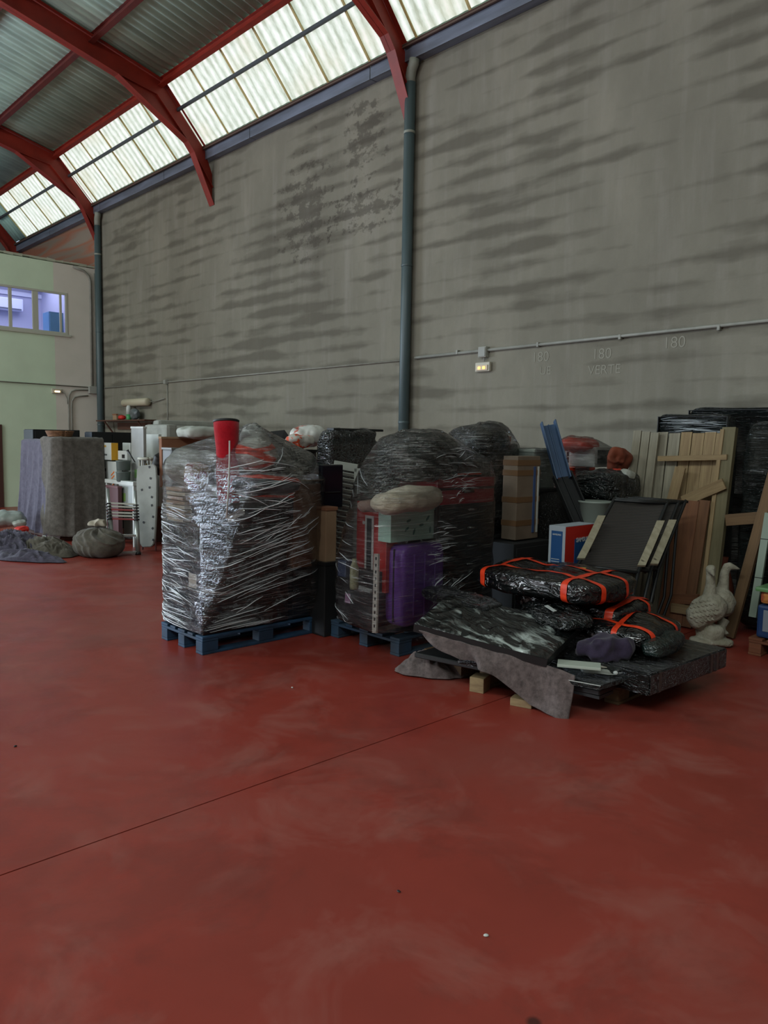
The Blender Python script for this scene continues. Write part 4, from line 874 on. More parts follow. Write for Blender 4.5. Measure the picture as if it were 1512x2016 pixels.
# left rear: sofa, cartons, boxes
SOF = mat('sofa_cloth', '9a9b93', .9, '8a8b84', 6, bump=.2)
c, s, R = cbox(300, 345, 470, 908, None, 12.6); single('packing_case', 'big plain carton under the pale grey sofa', 'carton', bxm(c, (s[0], s[1], s[2]), R), CARD)
t = T('sofa', 'pale grey sofa stacked high near the block wall', 'sofa', at(360, 900, 12.8))
c, s, R = cbox(300, 345, 470, 838, 905, 12.6); O('seat', bxm(c, s, R, .05), SOF, t, smooth=True); O('arm', bxm(c+Vector((0, -s[1]/2-.05, .02)), (s[0], .22, s[2]), R, .06), SOF, t); O('backrest', bxm(c+Vector((-s[0]/2+.1, 0, .05)), (.22, s[1], s[2]+.1), R, .06), SOF, t)
bag('cushion', 'rounded white cushion on the stack left of the red cylindrical bag', 'cushion', at(392, 852, 11.2), (.28, .3, .09), mat('cushion_white', 'b1b5ad', .8, 'a3a79f', 5), k=3, seed=64, nz=.02)
boxthing('carton', 'wide brown carton with a pale lid under the rounded white cushion', 'carton', (313, 318, 405, 862, 960, 11.0), CARD, lid=CARD2)
boxthing('carton', 'grey-white carton with small black print left of the wide brown carton', 'carton', (283, 312, 318, 855, None, 11.9), WHT, panels=(('y', -.3, .05, .22, .05, BLKM), ('y', .1, -.1, .5, .05, mat('print_dim', '4a4f4c', .7)),))
boxthing('box', 'tall narrow grey-white box standing behind the gas cylinder', 'box', (258, 282, 288, 842, 1010, 11.5), mat('tall_grey', '9c9e9b', .6, '8c8e8c', 3), panels=(('y', -.1, -.05, .3, .10, mat('green_print', '6f9a5c', .7)),), lid=WHT)
boxthing('wrapped_mattress', 'tall grey mattress standing right of the ironing board', 'mattress', (319, 338, 352, 884, None, 10.7), mat('mattress_grey', '5d6160', .5, '515554', 3), bev=.03, lid=mat('mattress_edge', '707472', .5))
bag('bag', 'dark bag behind the ironing board and the gas cylinder', 'bag', at(320, 915, 11.2), (.08, .15, .17), BLKM, k=2.4, seed=65)
boxthing('cabinet', 'brown cabinet low behind the ironing board', 'cabinet', (262, 300, 345, 1000, None, 11.9), mat('cab_brown', '4a2c24', .6), lid=CARD)
# cartons by the shelf
YEL = mat('yellow_print', 'd6a024', .6); GRN = mat('green_lid', '6f8a5c', .6)
boxthing('carton', 'white carton with a yellow side, topmost beside the draped blankets', 'carton', (191, 219, 232, 872, 906, 12.0), WHT, panels=(('x', 0, 0, 1.0, 1.0, YEL), ('y', -.1, .3, .5, .12, mat('ochre_print', 'b08a3c', .7)), ('y', -.15, -.2, .7, .1, mat('print_dim', '4a4f4c', .7))))
t, c, s = boxthing('carton', 'white moving carton with orange slanted stripes and a hand hole', 'carton', (197, 229, 240, 909, 1060, 12.0), WHT, panels=(('y', -.28, .38, .3, .04, BLKM),))
for k in range(4): O('printed_stripe', bxm(c+Vector((s[0]*.28, -s[1]/2-.002, s[2]*(.34-.05*k))), (.13, .004, .022), Matrix.Rotation(-.5, 3, 'Y'), 0), mat('orange_print', 'd8702a', .6), t)
for i, (y0, y1) in enumerate(((907, 926), (928, 948))):
    bm = BM(); p = at(243, y1, 11.7); lathe(bm, p, [(.09, 0), (.1, .01), (.105, .13), (.112, .14), (.112, .15)], 20); single('tub', ('upper', 'lower')[i]+' grey-green plastic tub beside the orange striped carton', 'tub', bm, mat('tub_grey', '59635f', .4), smooth=True)
boxthing('box', 'small white box with a round black mark above the tubs', 'box', (232, 250, 258, 888, 906, 11.8), WHT, panels=(('y', .1, -.1, .3, .4, BLKM),))
boxthing('box', 'small plain white box behind the tubs at the top', 'box', (241, 256, 262, 872, None, 12.2), WHT, panels=(('y', .0, .2, .5, .08, GRY),))
t = T('side_table', 'white low table behind the telescopic ladder', 'table', at(238, 1080, 11.3))
c, s, R = cbox(206, 262, 275, 949, 957, 11.3); O('table_top', bxm(c, s, R, .005), WHT, t)
for sx in (-1, 1):
    for sy in (-1, 1): O('leg', bxm((c.x+sx*(s[0]/2-.03), c.y+sy*(s[1]/2-.03), c.z/2-.01), (.04, .04, c.z-.02), None, .003), WHT, t)
boxthing('box', 'dull maroon box under the white low table', 'box', (209, 232, 240, 960, 1055, 11.5), mat('maroon', '5a3a3e', .7), lid=mat('maroon_lid', '6a464a', .7))
boxthing('box', 'translucent grey plastic box with a green mark under the white low table', 'box', (235, 262, 268, 957, 998, 11.35), mat('clear_grey', '8a908c', .3), panels=(('y', -.2, -.1, .3, .4, mat('green_mark', '6c8a44', .7)),), lid=WHT)
t = T('gas_cylinder', 'grey-green gas cylinder with a white collar behind the ironing board', 'gas cylinder', (at(287, 920, 11.6).x, at(287, 920, 11.6).y, .0))
p = at(287, 920, 11.6); p.z -= .03
bm = BM(); lathe(bm, (p.x, p.y, 0.01), [(.11, 0), (.13, .05), (.13, p.z-.12), (.12, p.z-.03), (.05, p.z)], 24); O('body', bm, mat('cyl_green', '6d7d72', .45), t, smooth=True)
bm = BM(); tube(bm, [Vector((p.x+.10*math.cos(a), p.y+.10*math.sin(a), p.z+.16)) for a in [k*math.pi/9 for k in range(19)]], .024, 8); O('collar', bm, mat('collar_white', 'b9bbb0', .4), t, smooth=True)
for a in (0.6, 2.2, 3.8, 5.3): O('collar_post', bxm((p.x+.1*math.cos(a), p.y+.1*math.sin(a), p.z+.07), (.02, .02, .19), None, .003), MC['collar_white'], t)
bm = BM(); lathe(bm, (p.x, p.y, p.z), [(.025, 0), (.03, .05), (.02, .09)], 12); O('valve', bm, mat('brass', '8a7030', .4, metal=.8), t, smooth=True)
bm = BM(); tube(bm, [at(252, 888, 11.1), at(266, 910, 11.1)], [.015, .006], 8); tube(bm, [at(251, 886, 11.1), at(252, 888, 11.1)], [.02, .015], 8); single('umbrella', 'thin black umbrella tip poking up beside the gas cylinder', 'umbrella', bm, BLKM, smooth=True)
# ironing board
t = T('ironing_board', 'upright ironing board in a pale cover with small black marks', 'ironing board', flr(295, 1080))
IB = mat('board_cover', '93958f', .85, '83857f', 4); ib0 = at(292, 1077, 11.0); ib1 = at(291, 916, 11.1); Uz = (ib1-ib0).normalized(); Ux = Vector((.92, .39, 0)); Ux = (Ux-Uz*Ux.dot(Uz)).normalized(); L = (ib1-ib0).length
prof = [(0, .07), (.02, .11), (.08, .14), (.2, .158), (.5, .185), (.8, .19), (.96, .178), (.99, .15), (1, .12)]
prof = [(a, b*.98) for a, b in prof]
pl = [ib0+Uz*L*a+Ux*(b) for a, b in prof]+[ib0+Uz*L*a-Ux*(b) for a, b in prof[::-1]]
bm = BM(); prism(bm, pl, Ux.cross(Uz)*.035); bmesh.ops.bevel(bm, geom=bm.edges[:], offset=.008, segments=2, affect='EDGES'); O('cover', bm, IB, t)
fn = Ux.cross(Uz); fn = fn if fn.y < 0 else -fn
for u, v in ((.06, .97), (.08, .83), (.06, .72), (.1, .6), (.1, .5), (.12, .36), (.11, .22), (-.08, .7), (-.05, .3), (.12, .08)):
    pz = ib0+Uz*L*v+Ux*u+fn*(.0 if fn.dot(Ux.cross(Uz)) < 0 else .035)
    O('printed_mark', bxm(pz+fn*.003, (.03, .006, .03), rz(math.atan2(Ux.y, Ux.x)) @ Matrix.Rotation(R_.uniform(0, 1.5), 3, 'Y'), 0), BLKM, t)
for v in (.68, .60): bm = BM(); tube(bm, [ib0+Uz*L*v-Ux*.19+fn*.004, ib0+Uz*L*(v-.01)+fn*.006, ib0+Uz*L*v+Ux*.19+fn*.004], .004, 6); O('strap', bm, GRY, t)
for q in (-.06, .06): bm = BM(); tube(bm, [ib0+Ux*q-fn*.06+Uz*.9, Vector(((ib0+Ux*q*2-fn*.02).x, (ib0+Ux*q*2-fn*.02).y, .015))], .012, 8); O('leg', bm, mat('steel', '8f9498', .3, metal=1), t, smooth=True)
# telescopic ladder
t = T('step_ladder', 'telescopic aluminium ladder with black collars standing before the white table', 'ladder', flr(243, 1093))
AL = mat('aluminium', '9ca09c', .35, metal=.7); bl0, bl1 = flr(222, 1094), flr(272, 1092); tl0, tl1 = at(212, 962, 10.75), at(266, 966, 10.75)
for a, b in ((bl0, tl0), (bl1, tl1)):
    bm = BM(); tube(bm, [a, a.lerp(b, .52)], .034, 12); st_ = O('stile', bm, AL, t, smooth=True)
    bm = BM(); tube(bm, [a.lerp(b, .5), b], .022, 12); O('stile', bm, AL, t, smooth=True)
    for k in range(6):
        q = a.lerp(b, .53+k*.047); bm = BM(); tube(bm, [q, q.lerp(b, .06)], .042, 12); O('collar', bm, mat('collar_black', '1b1f20', .4), st_, smooth=True)
    bm = BM(); tube(bm, [a+Vector((0, 0, .0)), a.lerp(b, .04)], .04, 12); O('foot', bm, mat('collar_black', '1b1f20', .4), st_, smooth=True)
for k in range(6): q = .53+k*.047+.02; plank('rung', bl0.lerp(tl0, q), bl1.lerp(tl1, q), .02, .05, mat('rung_white', 'a9aba0', .4) if k % 3 else mat('rung_red', '8a3a3a', .4), t, side=(0, 0, 1))
for q in (.04, .30): plank('rung', bl0.lerp(tl0, q), bl1.lerp(tl1, q), .03, .05, AL, t, side=(0, 0, 1))
# black cabinets at the office wall
SL = mat('slate_side', '2b333d', .5, '232a33', 3); JB = mat('jet_front', '0d1011', .75, '121617', 3)
for lab, sp in (('black cabinet behind the draped blankets, nearest to the green office wall', (43, 66, 157, 845, None, 13.2)), ('black cabinet behind the yellow-sided carton, under the wall shelf', (170, 182, 258, 850, None, 13.2))):
    t, c, s = boxthing('cabinet', lab, 'cabinet', sp, JB, lx=.45 if sp[0] == 43 else .3, bev=.006)
    O('side_panel', bxm(c+Vector((0, -s[1]/2-.008, 0)), (s[0], .012, s[2]*.99), None, .002), SL, t)
    dr_ = O('door', bxm(c+Vector((s[0]/2+.008, -s[1]*.24, 0)), (.014, s[1]*.46, s[2]*.96), None, .002), JB, t); O('knob', bxm(c+Vector((s[0]/2+.02, -s[1]*.04, .1)), (.02, .02, .02)), MC['steel'], dr_); O('door', bxm(c+Vector((s[0]/2+.008, s[1]*.24, 0)), (.014, s[1]*.46, s[2]*.96), None, .002), JB, t)
# draped blankets
C = at(112, 868, 11.75); lx_, ly_ = along(C, Vector((-1, 0, 0)), 50), along(C, Vector((0, 1, 0)), 186); x1, y0 = C.x, C.y; zt = C.z
t = T('cabinet', 'wooden cabinet almost hidden under the draped moving blankets', 'cabinet', (x1-lx_/2, y0+ly_/2, 0)); O('body', bxm((x1-lx_/2, y0+ly_/2, (zt-.03)/2+.005), (lx_-.06, ly_-.06, zt-.04)), BRN, t); O('plinth', bxm((x1-lx_/2, y0+ly_/2, .03), (lx_-.03, ly_-.03, .05)), BRN, t)
def drape(s0, s1, off, zbot, seed, amp=.045, flare=.12, rag=0.0, top=.45):
    tot = lx_+ly_
    def P(u, v):
        ss = s0+(s1-s0)*u
        if rag: ss += rag*(noise.noise(Vector((v*4, seed, 0)))+.6*v)*(1-u)
        s_ = max(-.3, min(ss*tot, tot+.3)); k = 0.0
        cr_ = .04
        if s_ < lx_: p = Vector((x1-lx_+s_, y0, 0)); n = Vector((0, -1, 0))
        else: p = Vector((x1, y0+s_-lx_, 0)); n = Vector((1, 0, 0))
        dd = (s_-lx_)/.05
        if abs(dd) < 1: n = Vector((.5+.5*dd, -(.5-.5*dd), 0)).normalized(); p += Vector((-.03, .03, 0))*(1-abs(dd))
        if v < top*.35:   # lying on the top
            f = 1-v/(top*.35); q = p-n*f*.45; q += n*off; q.z = zt+off+.012+.012*noise.noise(q*6); return q
        w_ = (v-top*.35)/(1-top*.35); zb = zbot+.10*noise.noise(Vector((s_*2.5, seed, 7)))
        z = zt+off-(zt-zb)*w_
        fold = amp*(.2+w_)*((1-2.2*abs(noise.noise(Vector((s_*3.2, w_*.7, seed)))))*.9+.5*noise.noise(Vector((s_*7, w_*1.2, seed))))
        q = p+n*(off+.02+fold+flare*w_*w_); q.z = z+.004*noise.noise(Vector((s_*30, z*30, 0))); return q
    return sheet(P, 130, 60)
single('moving_blanket', 'purple-grey felt blanket draped over the left side of the cabinet', 'blanket', drape(-.05, .66, .0, .10, 3, .07, .08), BLANKP, smooth=True, solid=.01)
single('moving_blanket', 'grey-brown felt blanket draped over the right side of the cabinet, ending in a torn edge', 'blanket', drape(.46, 1.06, .045, .05, 9, .045, .07, rag=.16), BLANKET, smooth=True, solid=.01)
# basket on top
t = T('basket', 'round wicker basket on top of the draped blankets', 'basket', at(120, 867, 12.0)); p = at(118, 864, 12.0); WK = wood('wicker', '8a6444', '5f4028')
p.z = zt+.075
for k in range(5): bm = BM(); tube(bm, [Vector((p.x+(.17+.008*k)*math.cos(a), p.y+(.17+.008*k)*math.sin(a), p.z+.018*k)) for a in [q*math.pi/12 for q in range(25)]], .011, 6); O('rim_ring', bm, WK, t, smooth=True)
bm = BM(); lathe(bm, p-Vector((0, 0, .012)), [(.16, 0), (.17, .01), (.165, .02)], 24); O('base', bm, WK, t)
# heap of blankets
def heap(label, px, py, d, s, m, seed, yaw=0, n='moving_blanket', cat='blanket', ridge=.05, nz=.07):
    c = at(px, py, d); c.z = s[2]*.75
    bm = BM(); blob(bm, c, s, rz(yaw), 2.3, nz, 4.5, seed, 34, ridge=ridge)
    for v in bm.verts: v.co.z = max(v.co.z, .012+.01*noise.noise(v.co*9))
    return single(n, label, cat, bm, m, smooth=True)
tag(O('moving_blanket', crumple(flr(25, 1088), .62, .42, .30, .5, 71, sharp=3.4), HEAPD, smooth=True), 'purple-grey blanket lying crumpled at the far left on the floor', 'blanket')
tag(O('moving_blanket', crumple(flr(88, 1092), .52, .34, .23, .4, 72, sharp=3.4), BLANKD, smooth=True), 'dark grey-brown blanket crumpled on the floor, right part of the heap', 'blanket')
tag(O('moving_blanket', crumple(flr(50, 1103), .62, .17, .13, .55, 73, sharp=3), HEAPD, smooth=True), 'thin grey blanket flattened at the front of the heap', 'blanket')
bc_ = at(195, 1092, 10.5); bc_.z = .17; bm = BM(); blob(bm, bc_, (.34, .29, .19), rz(.4), 2.3, .02, 3, 74, 44)
for v in bm.verts:
    d_ = v.co-bc_; a_ = math.atan2(d_.y, d_.x); h_ = max(0, d_.z/.19); r_ = math.hypot(d_.x, d_.y)
    f_ = (1-abs(noise.noise(Vector((math.cos(a_+h_)*1.9, math.sin(a_+h_)*1.9, h_*2.2+d_.x*4))))*2.4)*.032+.010*noise.noise(Vector((d_.x*9, d_.y*9, d_.z*14)))
    n_ = d_.normalized(); v.co += n_*f_*(.45+.8*h_)
    v.co.z = max(v.co.z, .012)
single('blanket_bundle', 'round grey-brown blanket bundle on the floor in front of the ladder', 'blanket', bm, BLANKD, smooth=True)
heap('small pale cloth end on top of the round blanket bundle', 193, 1062, 10.6, (.12, .08, .03), mat('pale_cloth', '9c9484', .9), 75, .2, n='cloth', cat='cloth')
bpy.data.objects['cloth'].location.z += .40
bag('bag', 'white plastic bag on the floor against the green wall at the far left', 'bag', at(12, 1022, 11.9), (.28, .3, .13), mat('bag_translucent', '9fa8a2', .4, '86908a', 4), k=2.3, seed=76, nz=.05)
bag('bag', 'grey-green plastic bag end beside the white bag', 'bag', at(38, 1030, 11.7), (.09, .1, .06), PLG, k=2.2, seed=77)
bag('cloth_bundle', 'bright red cloth corner sticking out of the blanket heap', 'cloth', at(43, 1043, 11.4), (.11, .10, .045), mat('bright_red', 'c02418', .6), k=2.4, seed=78)
p = at(96, 1063, 10.9); single('strip', 'thin white strip lying on the blanket heap', 'strip', bxm(p, (.28, .03, .02), rz(.2) @ Matrix.Rotation(.35, 3, 'Y')), WHT)
# shelf items
boxthing('box', 'small beige box on the wall shelf', 'box', (212, 229, 232, 816, 827, 17.7), CARD2, lx=.2, lid=CARD)
t = T('bottle', 'white and green bottle on the wall shelf', 'bottle', (-16.5, 7.74, 2.015)); bm = BM(); lathe(bm, (-16.5, 7.74, 2.017), [(.05, 0), (.055, .01), (.055, .12)], 16); O('green_base', bm, mat('bright_green', '3f8f54', .4), t, smooth=True); bm = BM(); lathe(bm, (-16.5, 7.74, 2.137), [(.055, 0), (.055, .15), (.04, .19), (.02, .2)], 16); O('body', bm, WHT, t, smooth=True)
bag('cloth_bundle', 'small red bundle on the wall shelf', 'bundle', (-16.85, 7.74, 2.07), (.10, .08, .05), mat('bright_red', 'c02418', .6), k=2.2, seed=81, res=10)
bag('bag', 'grey plastic bag on the wall shelf beside the bottle', 'bag', (-16.2, 7.74, 2.15), (.17, .09, .13), PLG2, k=2, seed=82, res=14, nz=.05)
# ---------------------------------------------------------------- rear right
t, c, s = boxthing('wrapped_stack', 'tall black wrapped stack with a bulging top behind the suitcase load', 'wrapped stack', (905, 960, 1022, 872, None, 6.9), BLK, bev=.03, lx=.55)
O('top_bulge', blob(BM(), at(945, 868, 7.0), (.24, .24, .12), None, 2.5, .04, 5, 91, 20, ridge=.03), BLK2, t, smooth=True); O('top_flap', blob(BM(), at(965, 850, 7.05), (.12, .12, .08), None, 2.3, .04, 6, 92, 12, ridge=.02), BLKM, t)
fz = wrap(verts_of([t]), .1, .02, seed=5, na=100, nz=60); tag(O('stretch_film', fz, FILM2, smooth=True), 'clear stretch film around the tall black stack behind the suitcase load', 'film')
single('box', 'small orange box on top of the tall black stack', 'box', bxm(at(988, 864, 7.0), (.12, .12, .05)), mat('orange_card', 'b5532e', .6))
TP = mat('tape_brown2', '6b5138', .35)
t, c, s = boxthing('cabinet', 'black cabinet under the brown-taped upright carton', 'cabinet', (1000, 1012, 1085, 1072, None, 6.65), JB, lx=.5); O('door', bxm(c+Vector((s[0]/2+.006, 0, 0)), (.012, s[1]*.9, s[2]*.9)), JB, t)
t, c, s = boxthing('carton', 'tall upright carton bound with brown tape beside the tall black stack', 'carton', (1013, 1020, 1064, 898, 1066, 6.75), mat('taped_card', '77695a', .6, '65594b', 4), lx=.16)
for v in (.42, .30, -.02, -.30): O('tape', bxm(c+Vector((0, 0, s[2]*v)), (s[0]+.006, s[1]+.006, .05), None, 0), TP, t)
O('edge_strip', bxm(c+Vector((s[0]/2+.004, s[1]*.25, -.02)), (.006, .03, s[2]*.8), None, 0), mat('blue_strip', '39507c', .5), t); O('edge_strip', bxm(c+Vector((s[0]/2+.004, s[1]*.42, -.02)), (.006, .02, s[2]*.8), None, 0), WHT, t)
t, c, s = boxthing('plastic_crate', 'milky plastic container beside the blue rail', 'container', (1045, 1052, 1093, 888, 962, 7.1), mat('milky', '9aa39c', .3, '868f88', 4), lx=.25, lid=mat('milky_lid', 'a8b0a8', .3)); fz = wrap(verts_of([t]), c.z-s[2]/2, .015, seed=6, na=60, nz=30); tag(O('stretch_film', fz, FILM, smooth=True), 'clear film around the milky plastic container', 'film')
boxthing('wrapped_stack', 'black wrapped chest under the milky plastic container', 'wrapped stack', (1050, 1062, 1150, 966, None, 7.1), BLK, lx=.5, bev=.02, lid=BLKM)
t = T('plastic_rail', 'blue and black plastic channel rail leaning against the rear loads', 'rail', at(1120, 1030, 7.0))
BLU = mat('rail_blue', '36506f', .5, '2e4460', 3); r0, r1, r2 = at(1080, 835, 7.25), at(1108, 938, 7.1), at(1148, 1030, 6.95)
def chan(a, b, w_, m, nm):
    X = (b-a).normalized(); S = Vector((.69, .72, 0)); S = (S-X*S.dot(X)).normalized(); N = X.cross(S); Rm = Matrix((X, S, N)).transposed(); L = (b-a).length; bm = BM()
    N = N if N.y > 0 else -N
    box(bm, (a+b)/2+N*.03, (L, w_, .012), Rm, .003); box(bm, (a+b)/2+S*w_/2, (L+.05, .014, .07), Rm, .004); box(bm, (a+b)/2-S*w_/2, (L+.05, .014, .07), Rm, .004); box(bm, (a+b)/2+N*.02, (L, .01, .03), Rm, .002); return O(nm, bm, m, t)
chan(r0, r1, .13, BLU, 'blue_channel'); chan(r1, r2, .17, JB, 'black_channel')
# microwaves and wrapped things
MW1 = mat('microwave_white', 'd6dad6', .35); t, c, s = boxthing('microwave', 'white microwave oven with a dark window under the red bag', 'microwave', (1113, 1160, 1166, 883, 920, 7.7), MW1, ly=.3, bev=.01, panels=(('y', -.12, 0, .6, .6, mat('dark_window', '20242c', .15)), ('y', .36, 0, .16, .7, mat('print_violet', '3a3a5c', .3))))
mwa = t
t, c, s = boxthing('microwave', 'second white microwave oven standing right of the first one', 'microwave', (1168, 1172, 1206, 880, 920, 7.6), MW1, lx=.3, bev=.01, panels=(('x', 0, 0, .7, .7, MC['dark_window']),)); mwb = t
rb = bag('bag', 'red-orange plastic bag on top of the microwave ovens', 'bag', at(1140, 876, 7.75), (.18, .2, .07), mat('red_orange', 'c9402e', .4, 'b03322', 5), k=2.3, seed=93, nz=.03)
fz = wrap(verts_of([mwa, mwb, rb]), at(1150, 940, 7.7).z, .02, seed=7, na=90, nz=40, amp=.012); tag(O('stretch_film', fz, FILM, smooth=True), 'clear film gathered around the microwave ovens and the red bag', 'film')
boxthing('wrapped_box', 'red box under the microwave ovens', 'box', (1100, 1112, 1170, 925, 965, 7.75), mat('dull_red2', '8f2a22', .5), lx=.2, lid=ORT)
c = at(1195, 956, 7.4); bag('wrapped_box', 'black film-wrapped lumpy box below the microwave ovens', 'box', c, (.24, .3, .15), BLK2, k=4, seed=94, nz=.03, res=20)
boxthing('wrapped_stack', 'dark wrapped base under the lumpy black box', 'wrapped stack', (1120, 1150, 1250, 995, None, 7.45), BLK, lx=.5, bev=.03, lid=BLKM)
bm = BM(); p = at(1170, 1037, 7.05); lathe(bm, p, [(.12, 0), (.13, .01), (.145, .22), (.155, .225), (.155, .24), (.14, .24)], 28); single('bucket', 'white plastic bucket between the black rail and the sling chairs', 'bucket', bm, mat('bucket_white', '8f9991', .45), smooth=True)
single('box', 'low black box supporting the white bucket', 'box', bxm(Vector((p.x, p.y, (p.z-.005)/2)), (.4, .4, p.z-.01)), JB)
bag('bag', 'terracotta bag left of the timber planks', 'bag', at(1216, 905, 7.5), (.08, .16, .11), mat('terracotta', '7a3a22', .8, '643020', 4), k=2.0, nz=.06, ridge=.03, seed=95)
bag('bag', 'small orange bag below the terracotta bag', 'bag', at(1212, 930, 7.35), (.06, .1, .04), mat('red_orange', 'c9402e', .4), k=2.2, seed=96, res=10)
bag('bag', 'small pale bag beside the timber planks', 'bag', at(1232, 935, 7.3), (.08, .08, .06), PLG, k=2.2, seed=97, res=10)
# blue and red electronics carton
BLUC = mat('carton_blue', '1d4f86', .45); REDC = mat('carton_red', 'b8281c', .45); WHC = mat('carton_white', 'a9b4bd', .5)
t, c, s = boxthing('carton', 'blue, red and white electronics carton beside the sling chairs', 'carton', (1082, 1114, 1172, 1038, 1135, 6.25), REDC, bev=.004)
O('printed_panel', bxm(c+Vector((0, -s[1]/2-.001, 0)), (s[0], .004, s[2]), None, 0), WHC, t); O('printed_panel', bxm(c+Vector((0, -s[1]/2-.004, -.01)), (s[0]*.68, .004, s[2]*.86), None, 0), BLUC, t)
O('printed_panel', bxm(c+Vector((s[0]/2+.001, s[1]*.15, -s[2]*.1)), (.004, s[1]*.68, s[2]*.66), None, 0), BLUC, t)
WTX = mat('white_print', 'b9c0c4', .5)
text('SAMSUNG', .052, WTX, t, facing((c.x+s[0]/2+.0042, c.y+s[1]*.12, c.z+s[2]*.20), (1, 0, 0)), bold=.0016)
text('SAMSUNG', .018, WTX, t, facing((c.x, c.y-s[1]/2-.0066, c.z+s[2]*.33), (0, -1, 0)), bold=.0006)
for k in range(3): O('printed_line', bxm(c+Vector((-s[0]*.05, -s[1]/2-.0062, -s[2]*(.18+.05*k))), (s[0]*.5, .002, .006), None, 0), WTX, t)
O('white_edge', bxm(c+Vector((0, 0, s[2]/2+.002)), (s[0], s[1], .004), None, 0), WHC, t)
single('box', 'black box supporting the electronics carton', 'box', bxm((c.x-.1, c.y+.05, (c.z-s[2]/2-.005)/2), (s[0]+.2, s[1], c.z-s[2]/2-.01)), JB)
# sling chairs
SLING = NT('sling_mesh'); co = SLING.coord((1, 1, 1)); wv = SLING.n('ShaderNodeTexWave'); wv.inputs['Scale'].default_value = 26; wv.bands_direction = 'Z'; SLING.l(co, wv.inputs[0])
SLING.l(SLING.ramp(wv.outputs['Fac'], [(.3, '1c1a19'), (.7, '3b3632')]), SLING.b.inputs['Base Color']); SLING.b.inputs['Roughness'].default_value = .7; SLING.bump(wv.outputs['Fac'], .5, .004); SLING = SLING.m
FRM = mat('chair_frame', '15181a', .45); ARM = wood('armrest_wood', 'a09a84', '868069')
tl, tr = at(1207, 987, 6.62), at(1312, 994, 6.55); bl, br = at(1138, 1112, 6.22), at(1256, 1128, 6.12)
chn = T('sling_chair', 'front reclining sling chair in dark mesh with pale wooden armrests', 'chair', (bl+br)/2*1.0, 'folded sling chairs leaning on the timber'); chn.location.z = 0
def QS(u, v, h=0): return tl.lerp(tr, u).lerp(bl.lerp(br, u), v)
nn = (tr-tl).cross(bl-tl).normalized(); nn = nn if nn.y < 0 else -nn
O('sling', sheet(lambda u, v: QS(u, v)+nn*(-.02*math.sin(u*math.pi)), 16, 24), SLING, chn, smooth=True, solid=.006)
dwn = (bl-tl)*1.0
for a, b in ((tl, bl), (tr, br)):
    e = b+(b-a)*.55; e.z = max(e.z, .03); e2 = Vector((b.x+(b-a).x*.55, b.y+(b-a).y*.55, .02)); bm = BM(); tube(bm, [a+(a-b)*.05, a, b, b.lerp(e2, .5), e2], .014, 10); O('side_rail', bm, FRM, chn, smooth=True)
    bm = BM(); k0 = a.lerp(b, .25)-nn*.05; tube(bm, [a.lerp(b, .1)-nn*.02, k0, Vector((k0.x, k0.y, .4))-nn*.1, Vector((b.x, b.y, .02))-nn*.25], .013, 8); O('leg', bm, FRM, chn, smooth=True)
for v in (-.02, 1.0): bm = BM(); tube(bm, [QS(0, v), QS(1, v)], .014, 10); O('cross_rail', bm, FRM, chn, smooth=True)
bm = BM(); tube(bm, [QS(-.03, -.1)-nn*.04, QS(1.05, -.08)-nn*.04], .012, 8); O('cross_rail', bm, FRM, chn, smooth=True)
for (ax, ay, ad, bx_, by_, bd) in ((1184, 1018, 6.35, 1143, 1102, 6.08), (1300, 1028, 6.25, 1262, 1116, 5.98)):
    a, b = at(ax, ay, ad), at(bx_, by_, bd); m_ = a.lerp(b, .5)+nn*-.025; bm = BM()
    S = Vector((.69, .72, 0)); pts = [a, a.lerp(m_, .5)-nn*.004, m_, m_.lerp(b, .5)-nn*.004, b]; rows_ = []
    for p in pts: rows_.append([bm.verts.new(p+S*q*.032+nn*h) for q, h in ((-1, 0), (1, 0), (1, .022), (-1, .022))])
    for A_, B_ in zip(rows_, rows_[1:]):
        for q in range(4): bm.faces.new((A_[q], A_[(q+1) % 4], B_[(q+1) % 4], B_[q]))
    bm.faces.new(rows_[0]); bm.faces.new(rows_[-1][::-1]); ar_ = O('armrest', bm, ARM, chn)
    bm = BM(); tube(bm, [m_, m_-nn*.2-Vector((0, 0, .1))], .012, 8); O('armrest_strut', bm, FRM, ar_, smooth=True)
for k, (sh_, bk_, lab) in enumerate(((.12, .09, 'second sling chair folded directly behind the front one'), (.20, .17, 'third sling chair folded against the timber planks'))):
    c2 = copy_tree(chn); c2.location = chn.location+Vector((.69, .72, 0))*sh_+Vector((-nn.x, -nn.y, 0)).normalized()*bk_; c2['label'] = lab
    al = [ch for ch in c2.children if ch.name.startswith('armrest') and not ch.name.startswith('armrest_strut')]
    def rm_(o_):
        for c_ in list(o_.children): bpy.data.objects.remove(c_)
        bpy.data.objects.remove(o_)
    if k == 0: rm_(min(al, key=lambda o_: (o_.matrix_basis @ o_.data.vertices[0].co).dot(Vector((.69, .72, 0)))))
    if k == 1:
        for ch in list(c2.children):
            if ch.name.startswith('armrest'): rm_(ch)
